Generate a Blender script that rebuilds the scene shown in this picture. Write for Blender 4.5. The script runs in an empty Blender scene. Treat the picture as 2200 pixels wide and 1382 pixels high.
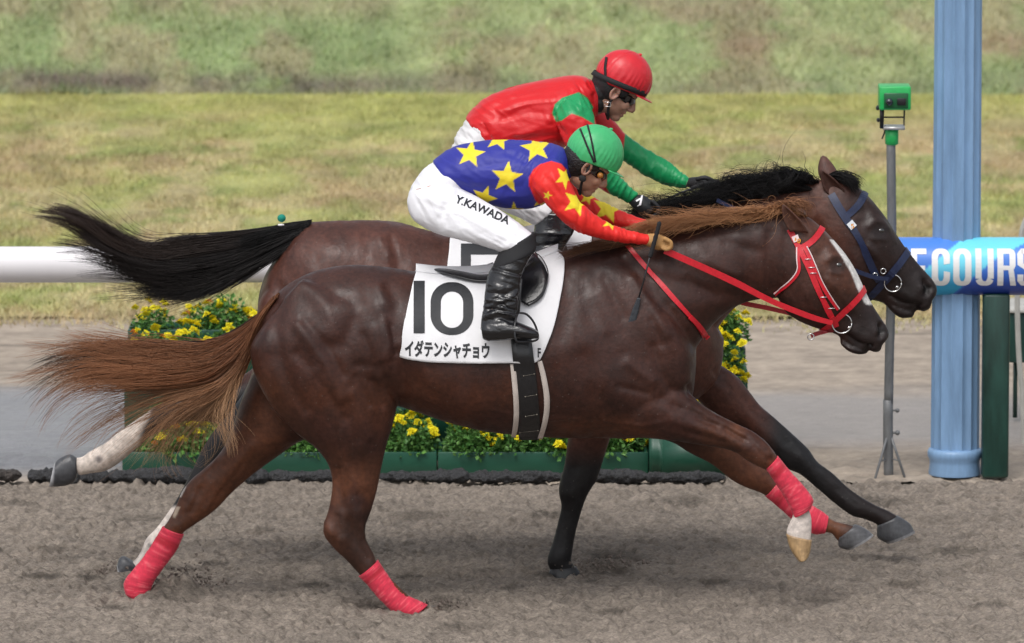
import bpy, bmesh, math, random
import numpy as np
from mathutils import Vector, Matrix
from mathutils.bvhtree import BVHTree
random.seed(7); rng = np.random.default_rng(7)
SC = bpy.context.scene; COL = SC.collection
R = math.radians

# ---------------------------------------------------------------- camera
FPX = 15900.0                      # focal length in photo pixels (photo 2200 wide)
PIT = R(7.5); CY = -30.0; CH = 5.13
cd = bpy.data.cameras.new('camera'); cam = bpy.data.objects.new('camera', cd); COL.objects.link(cam)
cam.location = (0, CY, CH); cam.rotation_euler = (R(90) - PIT, 0, 0)
cd.sensor_width = 36; cd.sensor_fit = 'HORIZONTAL'; cd.lens = FPX / 2200 * 36
cd.clip_start = 0.5; cd.clip_end = 3000
cd.dof.use_dof = True; cd.dof.focus_distance = 30.1; cd.dof.aperture_fstop = 5.6
SC.camera = cam
# ---------------------------------------------------------------- sky and sun (overcast, light rain)
SUN_EL, SUN_AZ = R(58), R(200)
w = bpy.data.worlds.new("World"); SC.world = w; w.use_nodes = True
nt = w.node_tree; nt.nodes.clear()
out = nt.nodes.new('ShaderNodeOutputWorld'); bg = nt.nodes.new('ShaderNodeBackground')
sky = nt.nodes.new('ShaderNodeTexSky'); sky.sky_type = 'NISHITA'; sky.sun_disc = False
sky.sun_elevation = SUN_EL; sky.sun_rotation = SUN_AZ; sky.dust_density = 4; sky.air_density = 1.0
hs = nt.nodes.new('ShaderNodeHueSaturation'); hs.inputs['Saturation'].default_value = 0.28
nt.links.new(sky.outputs[0], hs.inputs['Color']); nt.links.new(hs.outputs[0], bg.inputs[0])
bg.inputs[1].default_value = 0.15
nt.links.new(bg.outputs[0], out.inputs[0])
sl = bpy.data.lights.new('sun', 'SUN'); sl.energy = .7; sl.angle = R(24); sl.color = (1, .97, .93)
sun = bpy.data.objects.new('sun', sl); COL.objects.link(sun)
_sd = Vector((math.sin(SUN_AZ) * math.cos(SUN_EL), math.cos(SUN_AZ) * math.cos(SUN_EL), math.sin(SUN_EL)))
sun.rotation_euler = _sd.to_track_quat('Z', 'Y').to_euler()
SC.view_settings.view_transform = 'Standard'; SC.view_settings.look = 'None'
SC.view_settings.exposure = 0.28; SC.view_settings.gamma = 1; SC.view_settings.use_curve_mapping = False
SC.cycles.max_bounces = 6; SC.cycles.diffuse_bounces = 3; SC.cycles.use_denoising = True

# ---------------------------------------------------------------- photo pixel <-> world
SP, CP = math.sin(PIT), math.cos(PIT)
def PX(x, y, Y):
    dx = (np.asarray(x, float) - 1100) / FPX; dy = (691 - np.asarray(y, float)) / FPX
    t = (np.asarray(Y, float) - CY) / (CP + SP * dy)
    return np.stack(np.broadcast_arrays(t * dx, np.asarray(Y, float) + 0 * t, CH + t * (-SP + CP * dy)), -1)
def GP(x, y, z=0.0):
    dx = (x - 1100) / FPX; dy = (691 - y) / FPX
    t = (z - CH) / (-SP + CP * dy)
    return np.array([t * dx, CY + t * (CP + SP * dy), z])
def PROJ(v):
    v = np.asarray(v, float); dY = v[..., 1] - CY; dZ = v[..., 2] - CH
    f = dY * CP - dZ * SP; u = dY * SP + dZ * CP
    return 1100 + FPX * v[..., 0] / f, 691 - FPX * u / f
def ray(x, y):
    d = Vector(((x - 1100) / FPX, CP + SP * (691 - y) / FPX, -SP + CP * (691 - y) / FPX)); return Vector((0, CY, CH)), d.normalized()

# ---------------------------------------------------------------- noise
def _h(ix, iy, s):
    n = (ix.astype(np.int64) * 374761393 + iy.astype(np.int64) * 668265263 + s * 974634777) & 0xffffffff
    n = ((n ^ (n >> 13)) * 1274126177) & 0xffffffff
    return ((n ^ (n >> 16)) & 0xffff) / 65535.0
def vn(x, y, s=0):
    x = np.asarray(x, float); y = np.asarray(y, float)
    ix = np.floor(x); iy = np.floor(y); fx = x - ix; fy = y - iy
    fx = fx * fx * (3 - 2 * fx); fy = fy * fy * (3 - 2 * fy)
    a = _h(ix, iy, s); b = _h(ix + 1, iy, s); c = _h(ix, iy + 1, s); d = _h(ix + 1, iy + 1, s)
    return (a + (b - a) * fx) * (1 - fy) + (c + (d - c) * fx) * fy
def fbm(x, y, s=0, o=4, g=.5):
    t = 0; a = 1; n = 0
    for i in range(o): t = t + a * vn(x * 2 ** i, y * 2 ** i, s + i * 17); n += a; a *= g
    return t / n
def sstep(a, b, x):
    t = np.clip((x - a) / (b - a), 0, 1); return t * t * (3 - 2 * t)

# ---------------------------------------------------------------- materials
def mat(name, col=(.5, .5, .5), rough=.6, attr=None, metal=0, nscale=0, namp=0, bump=0, bscale=100, spec=.5, coat=0, sheen=0, sub=0, nstretch=None, bdist=.005):
    m = bpy.data.materials.new(name); m.use_nodes = True; n = m.node_tree; b = n.nodes['Principled BSDF']
    b.inputs['Roughness'].default_value = rough; b.inputs['Metallic'].default_value = metal
    b.inputs['Specular IOR Level'].default_value = spec
    b.inputs['Coat Weight'].default_value = coat; b.inputs['Coat Roughness'].default_value = .25
    b.inputs['Sheen Weight'].default_value = sheen
    if sub: b.inputs['Subsurface Weight'].default_value = sub; b.inputs['Subsurface Scale'].default_value = .01
    tc = n.nodes.new('ShaderNodeTexCoord'); src = tc.outputs['Object']
    if nstretch:
        mp = n.nodes.new('ShaderNodeMapping'); mp.inputs['Scale'].default_value = nstretch; n.links.new(src, mp.inputs[0]); src = mp.outputs[0]
    if attr:
        a = n.nodes.new('ShaderNodeAttribute'); a.attribute_name = attr; cs = a.outputs['Color']
    else:
        a = n.nodes.new('ShaderNodeRGB'); a.outputs[0].default_value = (*col, 1); cs = a.outputs[0]
    if namp:
        t = n.nodes.new('ShaderNodeTexNoise'); t.inputs['Scale'].default_value = nscale; t.inputs['Detail'].default_value = 6
        t.inputs['Roughness'].default_value = .65
        n.links.new(src, t.inputs['Vector'])
        mr = n.nodes.new('ShaderNodeMapRange'); mr.inputs[1].default_value = .3; mr.inputs[2].default_value = .7
        mr.inputs[3].default_value = 1 - namp; mr.inputs[4].default_value = 1 + namp
        n.links.new(t.outputs[0], mr.inputs[0])
        mx = n.nodes.new('ShaderNodeVectorMath'); mx.operation = 'SCALE'
        n.links.new(cs, mx.inputs[0]); n.links.new(mr.outputs[0], mx.inputs['Scale']); cs = mx.outputs[0]
    n.links.new(cs, b.inputs['Base Color'])
    if bump:
        t2 = n.nodes.new('ShaderNodeTexNoise'); t2.inputs['Scale'].default_value = bscale; t2.inputs['Detail'].default_value = 5
        n.links.new(src, t2.inputs['Vector'])
        bp = n.nodes.new('ShaderNodeBump'); bp.inputs['Strength'].default_value = bump; bp.inputs['Distance'].default_value = bdist
        n.links.new(t2.outputs[0], bp.inputs['Height']); n.links.new(bp.outputs[0], b.inputs['Normal'])
    return m

# ---------------------------------------------------------------- objects
def link(o, parent=None):
    COL.objects.link(o)
    if parent is not None:
        o.parent = parent
        if parent.type == 'EMPTY': o.location = -parent.location
    return o
def tag(o, label=None, cat=None, group=None, kind=None):
    if label: o['label'] = label
    if cat: o['category'] = cat
    if group: o['group'] = group
    if kind: o['kind'] = kind
    return o
def empty(name, loc, label, cat, group=None):
    o = bpy.data.objects.new(name, None); COL.objects.link(o); o.location = Vector([float(c) for c in loc]); o.empty_display_size = .1
    return tag(o, label, cat, group)
def mesh(name, V, F, m, parent=None, smooth=True, cols=None, attrs=None, mi=None):
    me = bpy.data.meshes.new(name)
    V = np.asarray(V, float)
    if isinstance(F, np.ndarray) and F.ndim == 2:
        k = F.shape[1]; me.vertices.add(len(V)); me.vertices.foreach_set('co', V.ravel())
        me.loops.add(F.size); me.loops.foreach_set('vertex_index', F.ravel().astype(np.int32))
        me.polygons.add(len(F)); me.polygons.foreach_set('loop_start', np.arange(0, F.size, k, dtype=np.int32))
        me.update(calc_edges=True)
    else:
        me.from_pydata([tuple(v) for v in V], [], [tuple(int(i) for i in f) for f in F]); me.update()
    for mm in (m if isinstance(m, (list, tuple)) else [m]): me.materials.append(mm)
    if mi is not None: me.polygons.foreach_set('material_index', np.asarray(mi, np.int32))
    me.polygons.foreach_set('use_smooth', [smooth] * len(me.polygons))
    if cols is not None:
        a = me.attributes.new('col', 'FLOAT_COLOR', 'POINT'); c = np.ones((len(V), 4)); c[:, :3] = cols; a.data.foreach_set('color', c.ravel())
    for k, v in (attrs or {}).items():
        a = me.attributes.new(k, 'FLOAT', 'POINT'); a.data.foreach_set('value', np.asarray(v, float))
    me.validate()
    return link(bpy.data.objects.new(name, me), parent)

class MB:
    """collects simple pieces into one mesh"""
    def __init__(s): s.V = []; s.F = []; s.C = []
    def add(s, V, F, c=None):
        n = sum(len(v) for v in s.V); s.V.append(np.asarray(V, float)); s.F += [tuple(int(i) + n for i in f) for f in F]
        s.C.append(np.tile(c if c is not None else (1, 1, 1), (len(V), 1))); return s
    def box(s, x0, x1, y0, y1, z0, z1, c=None, bev=0.0):
        bm = bmesh.new(); bmesh.ops.create_cube(bm, size=1)
        for v in bm.verts: v.co = Vector((x0 + (v.co.x + .5) * (x1 - x0), y0 + (v.co.y + .5) * (y1 - y0), z0 + (v.co.z + .5) * (z1 - z0)))
        if bev: bmesh.ops.bevel(bm, geom=bm.edges[:] + bm.verts[:], offset=bev, segments=2, affect='EDGES', profile=.5)
        s.add([v.co[:] for v in bm.verts], [[v.index for v in f.verts] for f in bm.faces], c); bm.free(); return s
    def tube(s, pts, rad, n=10, c=None):
        V, F = tube3(pts, rad, n); return s.add(V, F, c)
    def ell(s, c, r, c2=None, n=12, m=16, rot=None):
        V, F = ellip(c, r, n, m, rot); return s.add(V, F, c2)
    def build(s, name, m, parent=None, smooth=True, col=False):
        V = np.concatenate(s.V); return mesh(name, V, s.F, m, parent, smooth, cols=np.concatenate(s.C) if col else None)
    def flat(s): return np.concatenate(s.V), s.F

def cr(P, sub):
    """Catmull-Rom resample of rows"""
    P = np.asarray(P, float)
    if len(P) < 3 or sub == 1:
        if sub == 1: return P
        t = np.linspace(0, 1, sub + 1)[:, None]; return P[0] * (1 - t) + P[1] * t
    Q = np.vstack([2 * P[0] - P[1], P, 2 * P[-1] - P[-2]]); o = []
    for i in range(len(P) - 1):
        a, b, c, d = Q[i:i + 4]
        for k in range(sub):
            t = k / sub
            o.append(.5 * ((2 * b) + (c - a) * t + (2 * a - 5 * b + 4 * c - d) * t * t + (3 * b - a - 3 * c + d) * t ** 3))
    o.append(P[-1]); return np.array(o)
def tube3(pts, rad, n=10, flat=1.0, up=None):
    P = np.asarray(pts, float); rad = np.broadcast_to(np.asarray(rad, float), (len(P),)); V = []; F = []
    T = np.gradient(P, axis=0); T /= np.linalg.norm(T, axis=1)[:, None] + 1e-12
    u = np.array(up if up is not None else (0, 1, 0), float)
    if abs(u @ T[0]) > .9: u = np.array((0, 0, 1.)) if abs(T[0][2]) < .9 else np.array((1., 0, 0))
    for i in range(len(P)):
        u = u - (u @ T[i]) * T[i]; u /= np.linalg.norm(u); v = np.cross(T[i], u)
        for k in range(n):
            a = 2 * math.pi * k / n; V.append(P[i] + rad[i] * (math.cos(a) * u * flat + math.sin(a) * v))
    for i in range(len(P) - 1):
        for k in range(n): F.append((i * n + k, i * n + (k + 1) % n, (i + 1) * n + (k + 1) % n, (i + 1) * n + k))
    for e, i in ((0, 0), (1, len(P) - 1)):
        V.append(P[i] + (T[i] * rad[i] * .6 * (1 if e else -1))); c = len(V) - 1
        for k in range(n):
            F.append((c, i * n + k, i * n + (k + 1) % n) if e else (c, i * n + (k + 1) % n, i * n + k))
    return np.array(V), F
def ellip(c, r, n=12, m=18, rot=None):
    V = []; F = []
    for i in range(n + 1):
        t = math.pi * i / n
        for k in range(m):
            a = 2 * math.pi * k / m; V.append((math.sin(t) * math.cos(a) * r[0], math.sin(t) * math.sin(a) * r[1], math.cos(t) * r[2]))
    for i in range(n):
        for k in range(m): F.append((i * m + k, (i + 1) * m + k, (i + 1) * m + (k + 1) % m, i * m + (k + 1) % m))
    V = np.array(V)
    if rot is not None: V = V @ np.array(rot).T
    return V + np.asarray(c, float), F
def loft(st, y0=0., n=64, sub=6, ex=2.0):
    """st rows: top x,y  bottom x,y (photo pixels at the plane)  half width m, y offset m, egg"""
    st = [list(r) + [0] * (7 - len(r)) for r in st]; S = cr(st, sub); V = []; F = []
    N = len(S)
    for r in S:
        Y = y0 + r[5]; T = PX(r[0], r[1], Y); B = PX(r[2], r[3], Y); c = (T + B) / 2; h = (T - B) / 2
        for k in range(n):
            a = 2 * math.pi * k / n; ca, sa = math.cos(a), math.sin(a)
            f = lambda q: math.copysign(abs(q) ** (2 / ex), q)
            V.append(c + h * f(ca) + np.array((0, r[4] * (1 + r[6] * ca) * f(sa), 0)))
    for i in range(N - 1):
        for k in range(n): F.append((i * n + k, i * n + (k + 1) % n, (i + 1) * n + (k + 1) % n, (i + 1) * n + k))
    F.append(tuple(range(n))[::-1]); F.append(tuple(range((N - 1) * n, N * n)))
    return np.array(V), F
def join(parts):
    V = []; F = []; n = 0
    for v, f in parts: V.append(v); F += [tuple(int(i) + n for i in q) for q in f]; n += len(v)
    return np.concatenate(V), F
def umbrella(V, E, lam):
    n = len(V); d = np.bincount(E.ravel(), minlength=n)[:, None].clip(1)
    s = np.stack([np.bincount(E[:, 0], V[E[:, 1], k], n) + np.bincount(E[:, 1], V[E[:, 0], k], n) for k in range(3)], 1)
    return V + lam * (s / d - V)
def getvf(me):
    V = np.empty(len(me.vertices) * 3); me.vertices.foreach_get('co', V); V = V.reshape(-1, 3)
    L = np.empty(len(me.loops), np.int32); me.loops.foreach_get('vertex_index', L)
    E = np.empty(len(me.edges) * 2, np.int32); me.edges.foreach_get('vertices', E); return V, L, E.reshape(-1, 2)
def fuse(parts, vox, it=10):
    """union of closed shells as one continuous surface"""
    V, F = join(parts); me = bpy.data.meshes.new('tmp'); me.from_pydata([tuple(v) for v in V], [], F); me.update()
    o = bpy.data.objects.new('tmp', me); COL.objects.link(o)
    m = o.modifiers.new('r', 'REMESH'); m.mode = 'VOXEL'; m.voxel_size = vox; m.adaptivity = 0
    dg = bpy.context.evaluated_depsgraph_get(); dg.update()
    e = bpy.data.meshes.new_from_object(o.evaluated_get(dg)); V, L, E = getvf(e)
    Fq = L.reshape(-1, 4) if len(L) == 4 * len(e.polygons) else None
    if Fq is None:
        Fq = [tuple(p.vertices) for p in e.polygons]
    for i in range(it): V = umbrella(V, E, .5); V = umbrella(V, E, -.515)
    bpy.data.objects.remove(o); bpy.data.meshes.remove(me); bpy.data.meshes.remove(e)
    return V, Fq
def normals(V, F):
    F = np.asarray(F); a = V[F[:, 2]] - V[F[:, 0]]; b = V[F[:, 3]] - V[F[:, 1]]; c = np.cross(a, b); N = np.zeros_like(V)
    for k in range(4):
        for j in range(3): N[:, j] += np.bincount(F[:, k], c[:, j], len(V))
    return N / (np.linalg.norm(N, axis=1)[:, None] + 1e-12)
def segdist(x, y, pts):
    d = np.full(x.shape, 1e9)
    for (ax, ay), (bx, by) in zip(pts[:-1], pts[1:]):
        vx, vy = bx - ax, by - ay; t = np.clip(((x - ax) * vx + (y - ay) * vy) / (vx * vx + vy * vy + 1e-9), 0, 1)
        d = np.minimum(d, np.hypot(x - ax - t * vx, y - ay - t * vy))
    return d
def sculpt(V, F, strokes, both=True, gain=1.0):
    """push the surface in or out along soft strokes given in photo pixels (pts, sigma px, metres)"""
    N = normals(V, F); x, y = PROJ(V); sw = sstep(.1, .6, np.abs(N[:, 1]) if both else -N[:, 1]); D = np.zeros(len(V))
    for s in strokes:
        pts, sg, am = s[:3]
        if len(pts) == 1: pts = [pts[0], (pts[0][0] + .01, pts[0][1])]
        xs = [p[0] for p in pts]; ys = [p[1] for p in pts]
        k = (x > min(xs) - 3 * sg) & (x < max(xs) + 3 * sg) & (y > min(ys) - 3 * sg) & (y < max(ys) + 3 * sg)
        if len(s) > 3: k &= (V[:, 1] > s[3]) & (V[:, 1] < s[4])
        if not k.any(): continue
        d = segdist(x[k], y[k], pts); D[k] += gain * am * np.exp(-d * d / (2 * sg * sg))
    return V + N * (D * sw)[:, None]
def folds(V, F, regs):
    """cloth folds: ridged noise inside soft pixel regions; regs: (cx, cy, radius px, angle deg, period px, metres, seed)"""
    N = normals(V, F); x, y = PROJ(V); D = np.zeros(len(V))
    for cx_, cy_, rd, ang, per, am, sd in regs:
        w_ = np.exp(-((x - cx_) ** 2 + (y - cy_) ** 2) / (2 * rd * rd)); k = w_ > .03
        if not k.any(): continue
        a = R(ang); u = (x[k] * math.cos(a) + y[k] * math.sin(a)); v = (-x[k] * math.sin(a) + y[k] * math.cos(a)); s = (V[k, 1] > np.median(V[:, 1])) * 7.3
        q = fbm(u / (per * 4.5) + s, v / per + .6 * fbm(u / 50, v / 50, sd + 9, 2), sd, 2); r_ = 1 - np.abs(q - .5) * 5.0; D[k] += am * np.clip(r_, -.6, 1) * w_[k]
    return V + N * D[:, None]
def bvh(V, F): return BVHTree.FromPolygons([Vector(v) for v in V], [tuple(int(i) for i in f) for f in F])
def hit(b, x, y, off=.003, fb=None):
    o, d = ray(x, y); r = b.ray_cast(o, d)
    if r[0] is None: return fb
    n = r[1]; n = n if n.dot(d) < 0 else -n
    return np.array(r[0] + n * off)
def strap(b, pts, wd, off=.004, th=.003, sub=6, fbY=0., nx=3, lift=None):
    """flat band laid on the surface under a photo-space path"""
    P = cr([list(p) for p in pts], sub); wd = np.interp(np.linspace(0, 1, len(P)), np.linspace(0, 1, len(np.atleast_1d(wd))), np.atleast_1d(wd)) if np.ndim(wd) else np.full(len(P), wd)
    T = np.gradient(P, axis=0); T /= np.linalg.norm(T, axis=1)[:, None] + 1e-9; Nn = np.stack([-T[:, 1], T[:, 0]], 1)
    G = []; last = fbY
    for i in range(len(P)):
        row = []
        for k in range(nx):
            q = P[i] + Nn[i] * wd[i] * (k / (nx - 1) - .5); h = hit(b, q[0], q[1], off)
            if h is None: h = PX(q[0], q[1], last)
            else: last = h[1]
            row.append(h)
        G.append(row)
    G = np.array(G)
    for _ in range(3):
        G[1:-1] = G[1:-1] * .5 + (G[:-2] + G[2:]) * .25
    return slab(G, th)
def slab(G, th, d=None):
    """grid of points -> closed sheet with thickness"""
    G = np.asarray(G, float); a, b = G.shape[:2]
    gu = np.gradient(G, axis=0); gv = np.gradient(G, axis=1); n = np.cross(gu, gv); n /= np.linalg.norm(n, axis=2)[..., None] + 1e-12
    if np.mean(n[..., 1]) > 0: n = -n
    A = G + n * th; V = np.concatenate([A.reshape(-1, 3), G.reshape(-1, 3)]); F = []; o = a * b
    for i in range(a - 1):
        for k in range(b - 1):
            q = (i * b + k, i * b + k + 1, (i + 1) * b + k + 1, (i + 1) * b + k); F.append(q); F.append(tuple(x + o for x in q[::-1]))
    rim = [(0, k) for k in range(b)] + [(i, b - 1) for i in range(1, a)] + [(a - 1, k) for k in range(b - 2, -1, -1)] + [(i, 0) for i in range(a - 2, 0, -1)]
    r = [i * b + k for i, k in rim]
    for i in range(len(r)): p, q = r[i], r[(i + 1) % len(r)]; F.append((q, p, p + o, q + o))
    return V, F
def ringstrap(b, p1, p2, Y0, wd, th=.003, off=.002, n=40, a0=0, a1=360, rmax=.4):
    """band round a limb or head: plane through two photo points and the Y axis"""
    A = PX(p1[0], p1[1], Y0); B = PX(p2[0], p2[1], Y0); c = (A + B) / 2; u = (A - B) / np.linalg.norm(A - B); ax = np.cross(u, (0, 1, 0)); G = []
    for i in range(n + 1):
        a = R(a0 + (a1 - a0) * i / n); d = u * math.cos(a) + np.array((0, -1, 0)) * math.sin(a); row = []
        for s in (-.5, 0, .5):
            cc = c + ax * s * wd; r = b.ray_cast(Vector(cc + d * rmax), Vector(-d), rmax)
            if r[0] is None: rr = .05
            else: rr = (np.array(r[0]) - cc) @ d + off
            row.append(cc + d * rr)
        G.append(row)
    G = np.array(G); V1 = G.reshape(-1, 3); V2 = (G + (G - c) / np.linalg.norm(G - c, axis=2)[..., None] * th).reshape(-1, 3)
    V = np.concatenate([V2, V1]); o = len(V1); F = []
    for i in range(n):
        for k in range(2):
            q = (i * 3 + k, i * 3 + k + 1, i * 3 + k + 4, i * 3 + k + 3); F.append(q); F.append(tuple(x + o for x in q[::-1]))
        for k in (0, 2): F.append((i * 3 + k, i * 3 + 3 + k, i * 3 + 3 + k + o, i * 3 + k + o))
    return V, F
def hair(name, guides, N, m, parent, spread=.02, r=.0012, seg=14, cols=((.05, .02, .01), (.2, .09, .04)), clump=.5, lenj=.25, wav=.01, tipcol=None, yspread=None, nclump=60, seed=1, fly=.03, lmax=1.0, share=.8):
    """guides: list of 3D polylines, neighbours interpolate"""
    g = np.random.default_rng(seed); Gs = np.array([cr(np.asarray(q, float), 6) for q in [resamp(q, 8) for q in guides]]); K, M, _ = Gs.shape
    cl = g.uniform(0, K - 1, nclump); clo = g.normal(0, 1, (nclump, 3)); cL = g.random(nclump); cph = g.uniform(0, 6.3, (nclump, 3)); cfr = g.uniform(3, 8, (nclump, 3)); cmx = g.normal(.4, .32, nclump); cw = g.uniform(.4, 1.6, nclump); V = []; F = []; C = []
    t = np.linspace(0, 1, seg); ti = t * (M - 1); i0 = np.minimum(ti.astype(int), M - 2); ft = (ti - i0)[:, None]
    base = 0
    for s in range(N):
        c = g.integers(nclump); u0 = g.uniform(0, K - 1); cp = clump * t ** .7; u = u0 * (1 - cp) + cl[c] * cp
        u = np.clip(u, 0, K - 1 - 1e-6); ku = u.astype(int); fu = (u - ku)[:, None]
        A = Gs[ku, i0] * (1 - ft) + Gs[ku, i0 + 1] * ft; B = Gs[ku + 1, i0] * (1 - ft) + Gs[ku + 1, i0 + 1] * ft if K > 1 else A
        P = A * (1 - fu) + B * fu
        L = lmax * (1 - lenj * (cL[c] * share + g.random() * (1 - share)) ** 1.3)
        P = np.stack([np.interp(t * L, t, P[:, k]) for k in range(3)], 1)
        sp = spread * (.35 + t)[:, None]; off = g.normal(0, 1, 3) * (1 - cp[:, None]) + clo[c] * cp[:, None] * 1.1
        P = P + off * sp * np.array((1, yspread or 1, 1))
        P = P + wav * cw[c] * (t[:, None] ** 1.3) * np.sin(cph[c] + t[:, None] * cfr[c]) + wav * .3 * (t[:, None] ** 1.3) * np.sin(g.uniform(0, 6.3, 3) + t[:, None] * g.uniform(4, 9, 3))
        if g.random() < .06: P = P + g.normal(0, fly, 3) * (t[:, None] ** 2)
        T = np.gradient(P, axis=0); T /= np.linalg.norm(T, axis=1)[:, None] + 1e-9
        n1 = np.cross(T, (0.3, 1, 0.2)); n1 /= np.linalg.norm(n1, axis=1)[:, None] + 1e-9; n2 = np.cross(T, n1)
        rr = (r * g.uniform(.6, 1.4) * (1.0 - .85 * t ** 2))[:, None]
        ring = np.stack([P + rr * n1, P + rr * (-.5 * n1 + .87 * n2), P + rr * (-.5 * n1 - .87 * n2)], 1).reshape(-1, 3)
        V.append(ring); i = np.arange(seg - 1)[:, None] * 3
        F.append(base + np.concatenate([np.concatenate([i + k, i + (k + 1) % 3, i + 3 + (k + 1) % 3, i + 3 + k], 1) for k in range(3)])); base += 3 * seg
        mixc = np.clip(cmx[c] * .75 + g.normal(.4, .3) * .25, 0, 1); c1 = np.array(cols[0]) * (1 - mixc) + np.array(cols[1]) * mixc
        cc = np.repeat((c1[None] * (1 - t[:, None] * .8) + (np.array(tipcol)[None] * t[:, None] * .8)) if tipcol is not None else np.tile(c1, (seg, 1)), 3, 0); C.append(cc)
    return mesh(name, np.concatenate(V), np.concatenate(F), m, parent, cols=np.concatenate(C))
def resamp(q, n):
    q = np.asarray(q, float); d = np.r_[0, np.cumsum(np.linalg.norm(np.diff(q, axis=0), axis=1))]
    return np.stack([np.interp(np.linspace(0, d[-1], n), d, q[:, k]) for k in range(3)], 1)
def gpx(pts, Y0, Y1=None):
    Y1 = Y0 if Y1 is None else Y1; n = len(pts); return [PX(p[0], p[1], Y0 + (Y1 - Y0) * i / max(1, n - 1)) for i, p in enumerate(pts)]
def star(cx, cy, r, rot=0, sq=1.0, n=5, inner=.42):
    return [(cx + (r if i % 2 == 0 else r * inner) * math.sin(math.pi * i / n + rot) * sq, cy - (r if i % 2 == 0 else r * inner) * math.cos(math.pi * i / n + rot)) for i in range(2 * n)]
def polysdf(x, y, P):
    """signed distance in pixels, negative inside"""
    Q = list(P) + [P[0]]; d = segdist(x, y, Q); ins = np.zeros(x.shape, bool)
    for (ax, ay), (bx, by) in zip(Q[:-1], Q[1:]):
        c = ((ay > y) != (by > y)) & (x < (bx - ax) * (y - ay) / (by - ay + 1e-12) + ax); ins ^= c
    return np.where(ins, -d, d)
def textpoly(s, off=0.0, res=4, shear=0):
    c = bpy.data.curves.new('t', 'FONT'); c.body = s; c.offset = off; c.resolution_u = res; c.shear = shear
    o = bpy.data.objects.new('t', c); COL.objects.link(o); dg = bpy.context.evaluated_depsgraph_get(); dg.update()
    me = bpy.data.meshes.new_from_object(o.evaluated_get(dg)); bm = bmesh.new(); bm.from_mesh(me)
    bpy.data.objects.remove(o); bpy.data.curves.remove(c); bpy.data.meshes.remove(me)
    return bm
def lettering(bm, fn, nx=0, ny=0):
    """normalise text mesh to the unit box, cut finely, map each vertex by fn(u,v)->3D"""
    xs = [v.co.x for v in bm.verts]; ys = [v.co.y for v in bm.verts]; x0, x1, y0, y1 = min(xs), max(xs), min(ys), max(ys)
    for v in bm.verts: v.co = Vector(((v.co.x - x0) / (x1 - x0), (v.co.y - y0) / (y1 - y0), 0))
    for i in range(1, nx): bmesh.ops.bisect_plane(bm, geom=bm.verts[:] + bm.edges[:] + bm.faces[:], plane_co=(i / nx, 0, 0), plane_no=(1, 0, 0))
    for i in range(1, ny): bmesh.ops.bisect_plane(bm, geom=bm.verts[:] + bm.edges[:] + bm.faces[:], plane_co=(0, i / ny, 0), plane_no=(0, 1, 0))
    bm.verts.index_update(); V = [fn(v.co.x, v.co.y) for v in bm.verts]; F = [[v.index for v in f.verts] for f in bm.faces]; bm.free()
    return np.array(V), F
def polyletter(polys):
    """letters from explicit quads: list of 4-point polygons in unit space"""
    bm = bmesh.new()
    for p in polys: bm.faces.new([bm.verts.new((x, y, 0)) for x, y in p])
    return bm
# ================================================================ SETTING
YE = float(GP(1100, 1036)[1])           # edge of the racing track
def spacing(f0, f1, step, lo, hi, grow=1.35):
    a = list(np.arange(f0, f1 + 1e-6, step)); s = step; x = a[-1]; up = []
    while x < hi: s *= grow; x = min(x + s, hi); up.append(x)
    s = step; x = a[0]; dn = []
    while x > lo: s *= grow; x = max(x - s, lo); dn.append(x)
    return np.array(dn[::-1] + a + up)
def sheet(name, xs, ys, hf, m, colf=None, attrf=None, kind='structure'):
    X, Y = np.meshgrid(xs, ys); Z = hf(X, Y); V = np.stack([X, Y, Z], -1).reshape(-1, 3); b = len(xs)
    i = (np.arange(len(ys) - 1)[:, None] * b + np.arange(b - 1)[None]).ravel()
    F = np.stack([i, i + 1, i + b + 1, i + b], 1); px, py = PROJ(V)
    o = mesh(name, V, F, m, cols=colf(V, px, py) if colf else None, attrs=attrf(V, px, py) if attrf else None)
    return tag(o, kind=kind)
m_ground = mat('bare earth', (.2, .17, .13), .9, namp=.2, nscale=.5)
g = mesh('ground', [(-1500, -1500, -.12), (1500, -1500, -.12), (1500, 2500, -.12), (-1500, 2500, -.12)], [(0, 1, 2, 3)], m_ground, smooth=False); tag(g, kind='structure')
# --- racing surface: raked, wet sand with clods and hoof prints
dents = [(95, 1238, 50, .02), (190, 1240, 40, .017), (455, 1210, 40, .008), (672, 1256, 45, .02), (790, 1302, 50, .016), (1525, 1250, 45, .018), (1310, 1313, 40, .012), (1265, 1250, 30, .012),
         (1180, 1234, 40, .016), (1760, 1290, 55, .01), (1100, 1262, 35, .01), (560, 1140, 50, .009), (1470, 1075, 70, .01), (1900, 1080, 80, .008), (1190, 1105, 60, .009), (40, 1080, 50, .008),
         (250, 1305, 45, .015), (990, 1345, 60, .008), (300, 1115, 60, .008), (2050, 1185, 70, .009), (1940, 1255, 60, .012), (1720, 1150, 60, .007), (900, 1108, 70, .009), (880, 1238, 35, .014), (120, 1180, 60, .007), (2130, 1300, 60, .008)]
mounds = [(1320, 1222, 62, .05, .1), (392, 1288, 50, .075, .08), (350, 1292, 45, .035, .08), (965, 1308, 30, .025, .06), (335, 1300, 40, .02, .06), (1330, 1065, 90, .01, .1), (700, 1275, 60, .01, .06), (1420, 1098, 60, .012, .1)]
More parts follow.
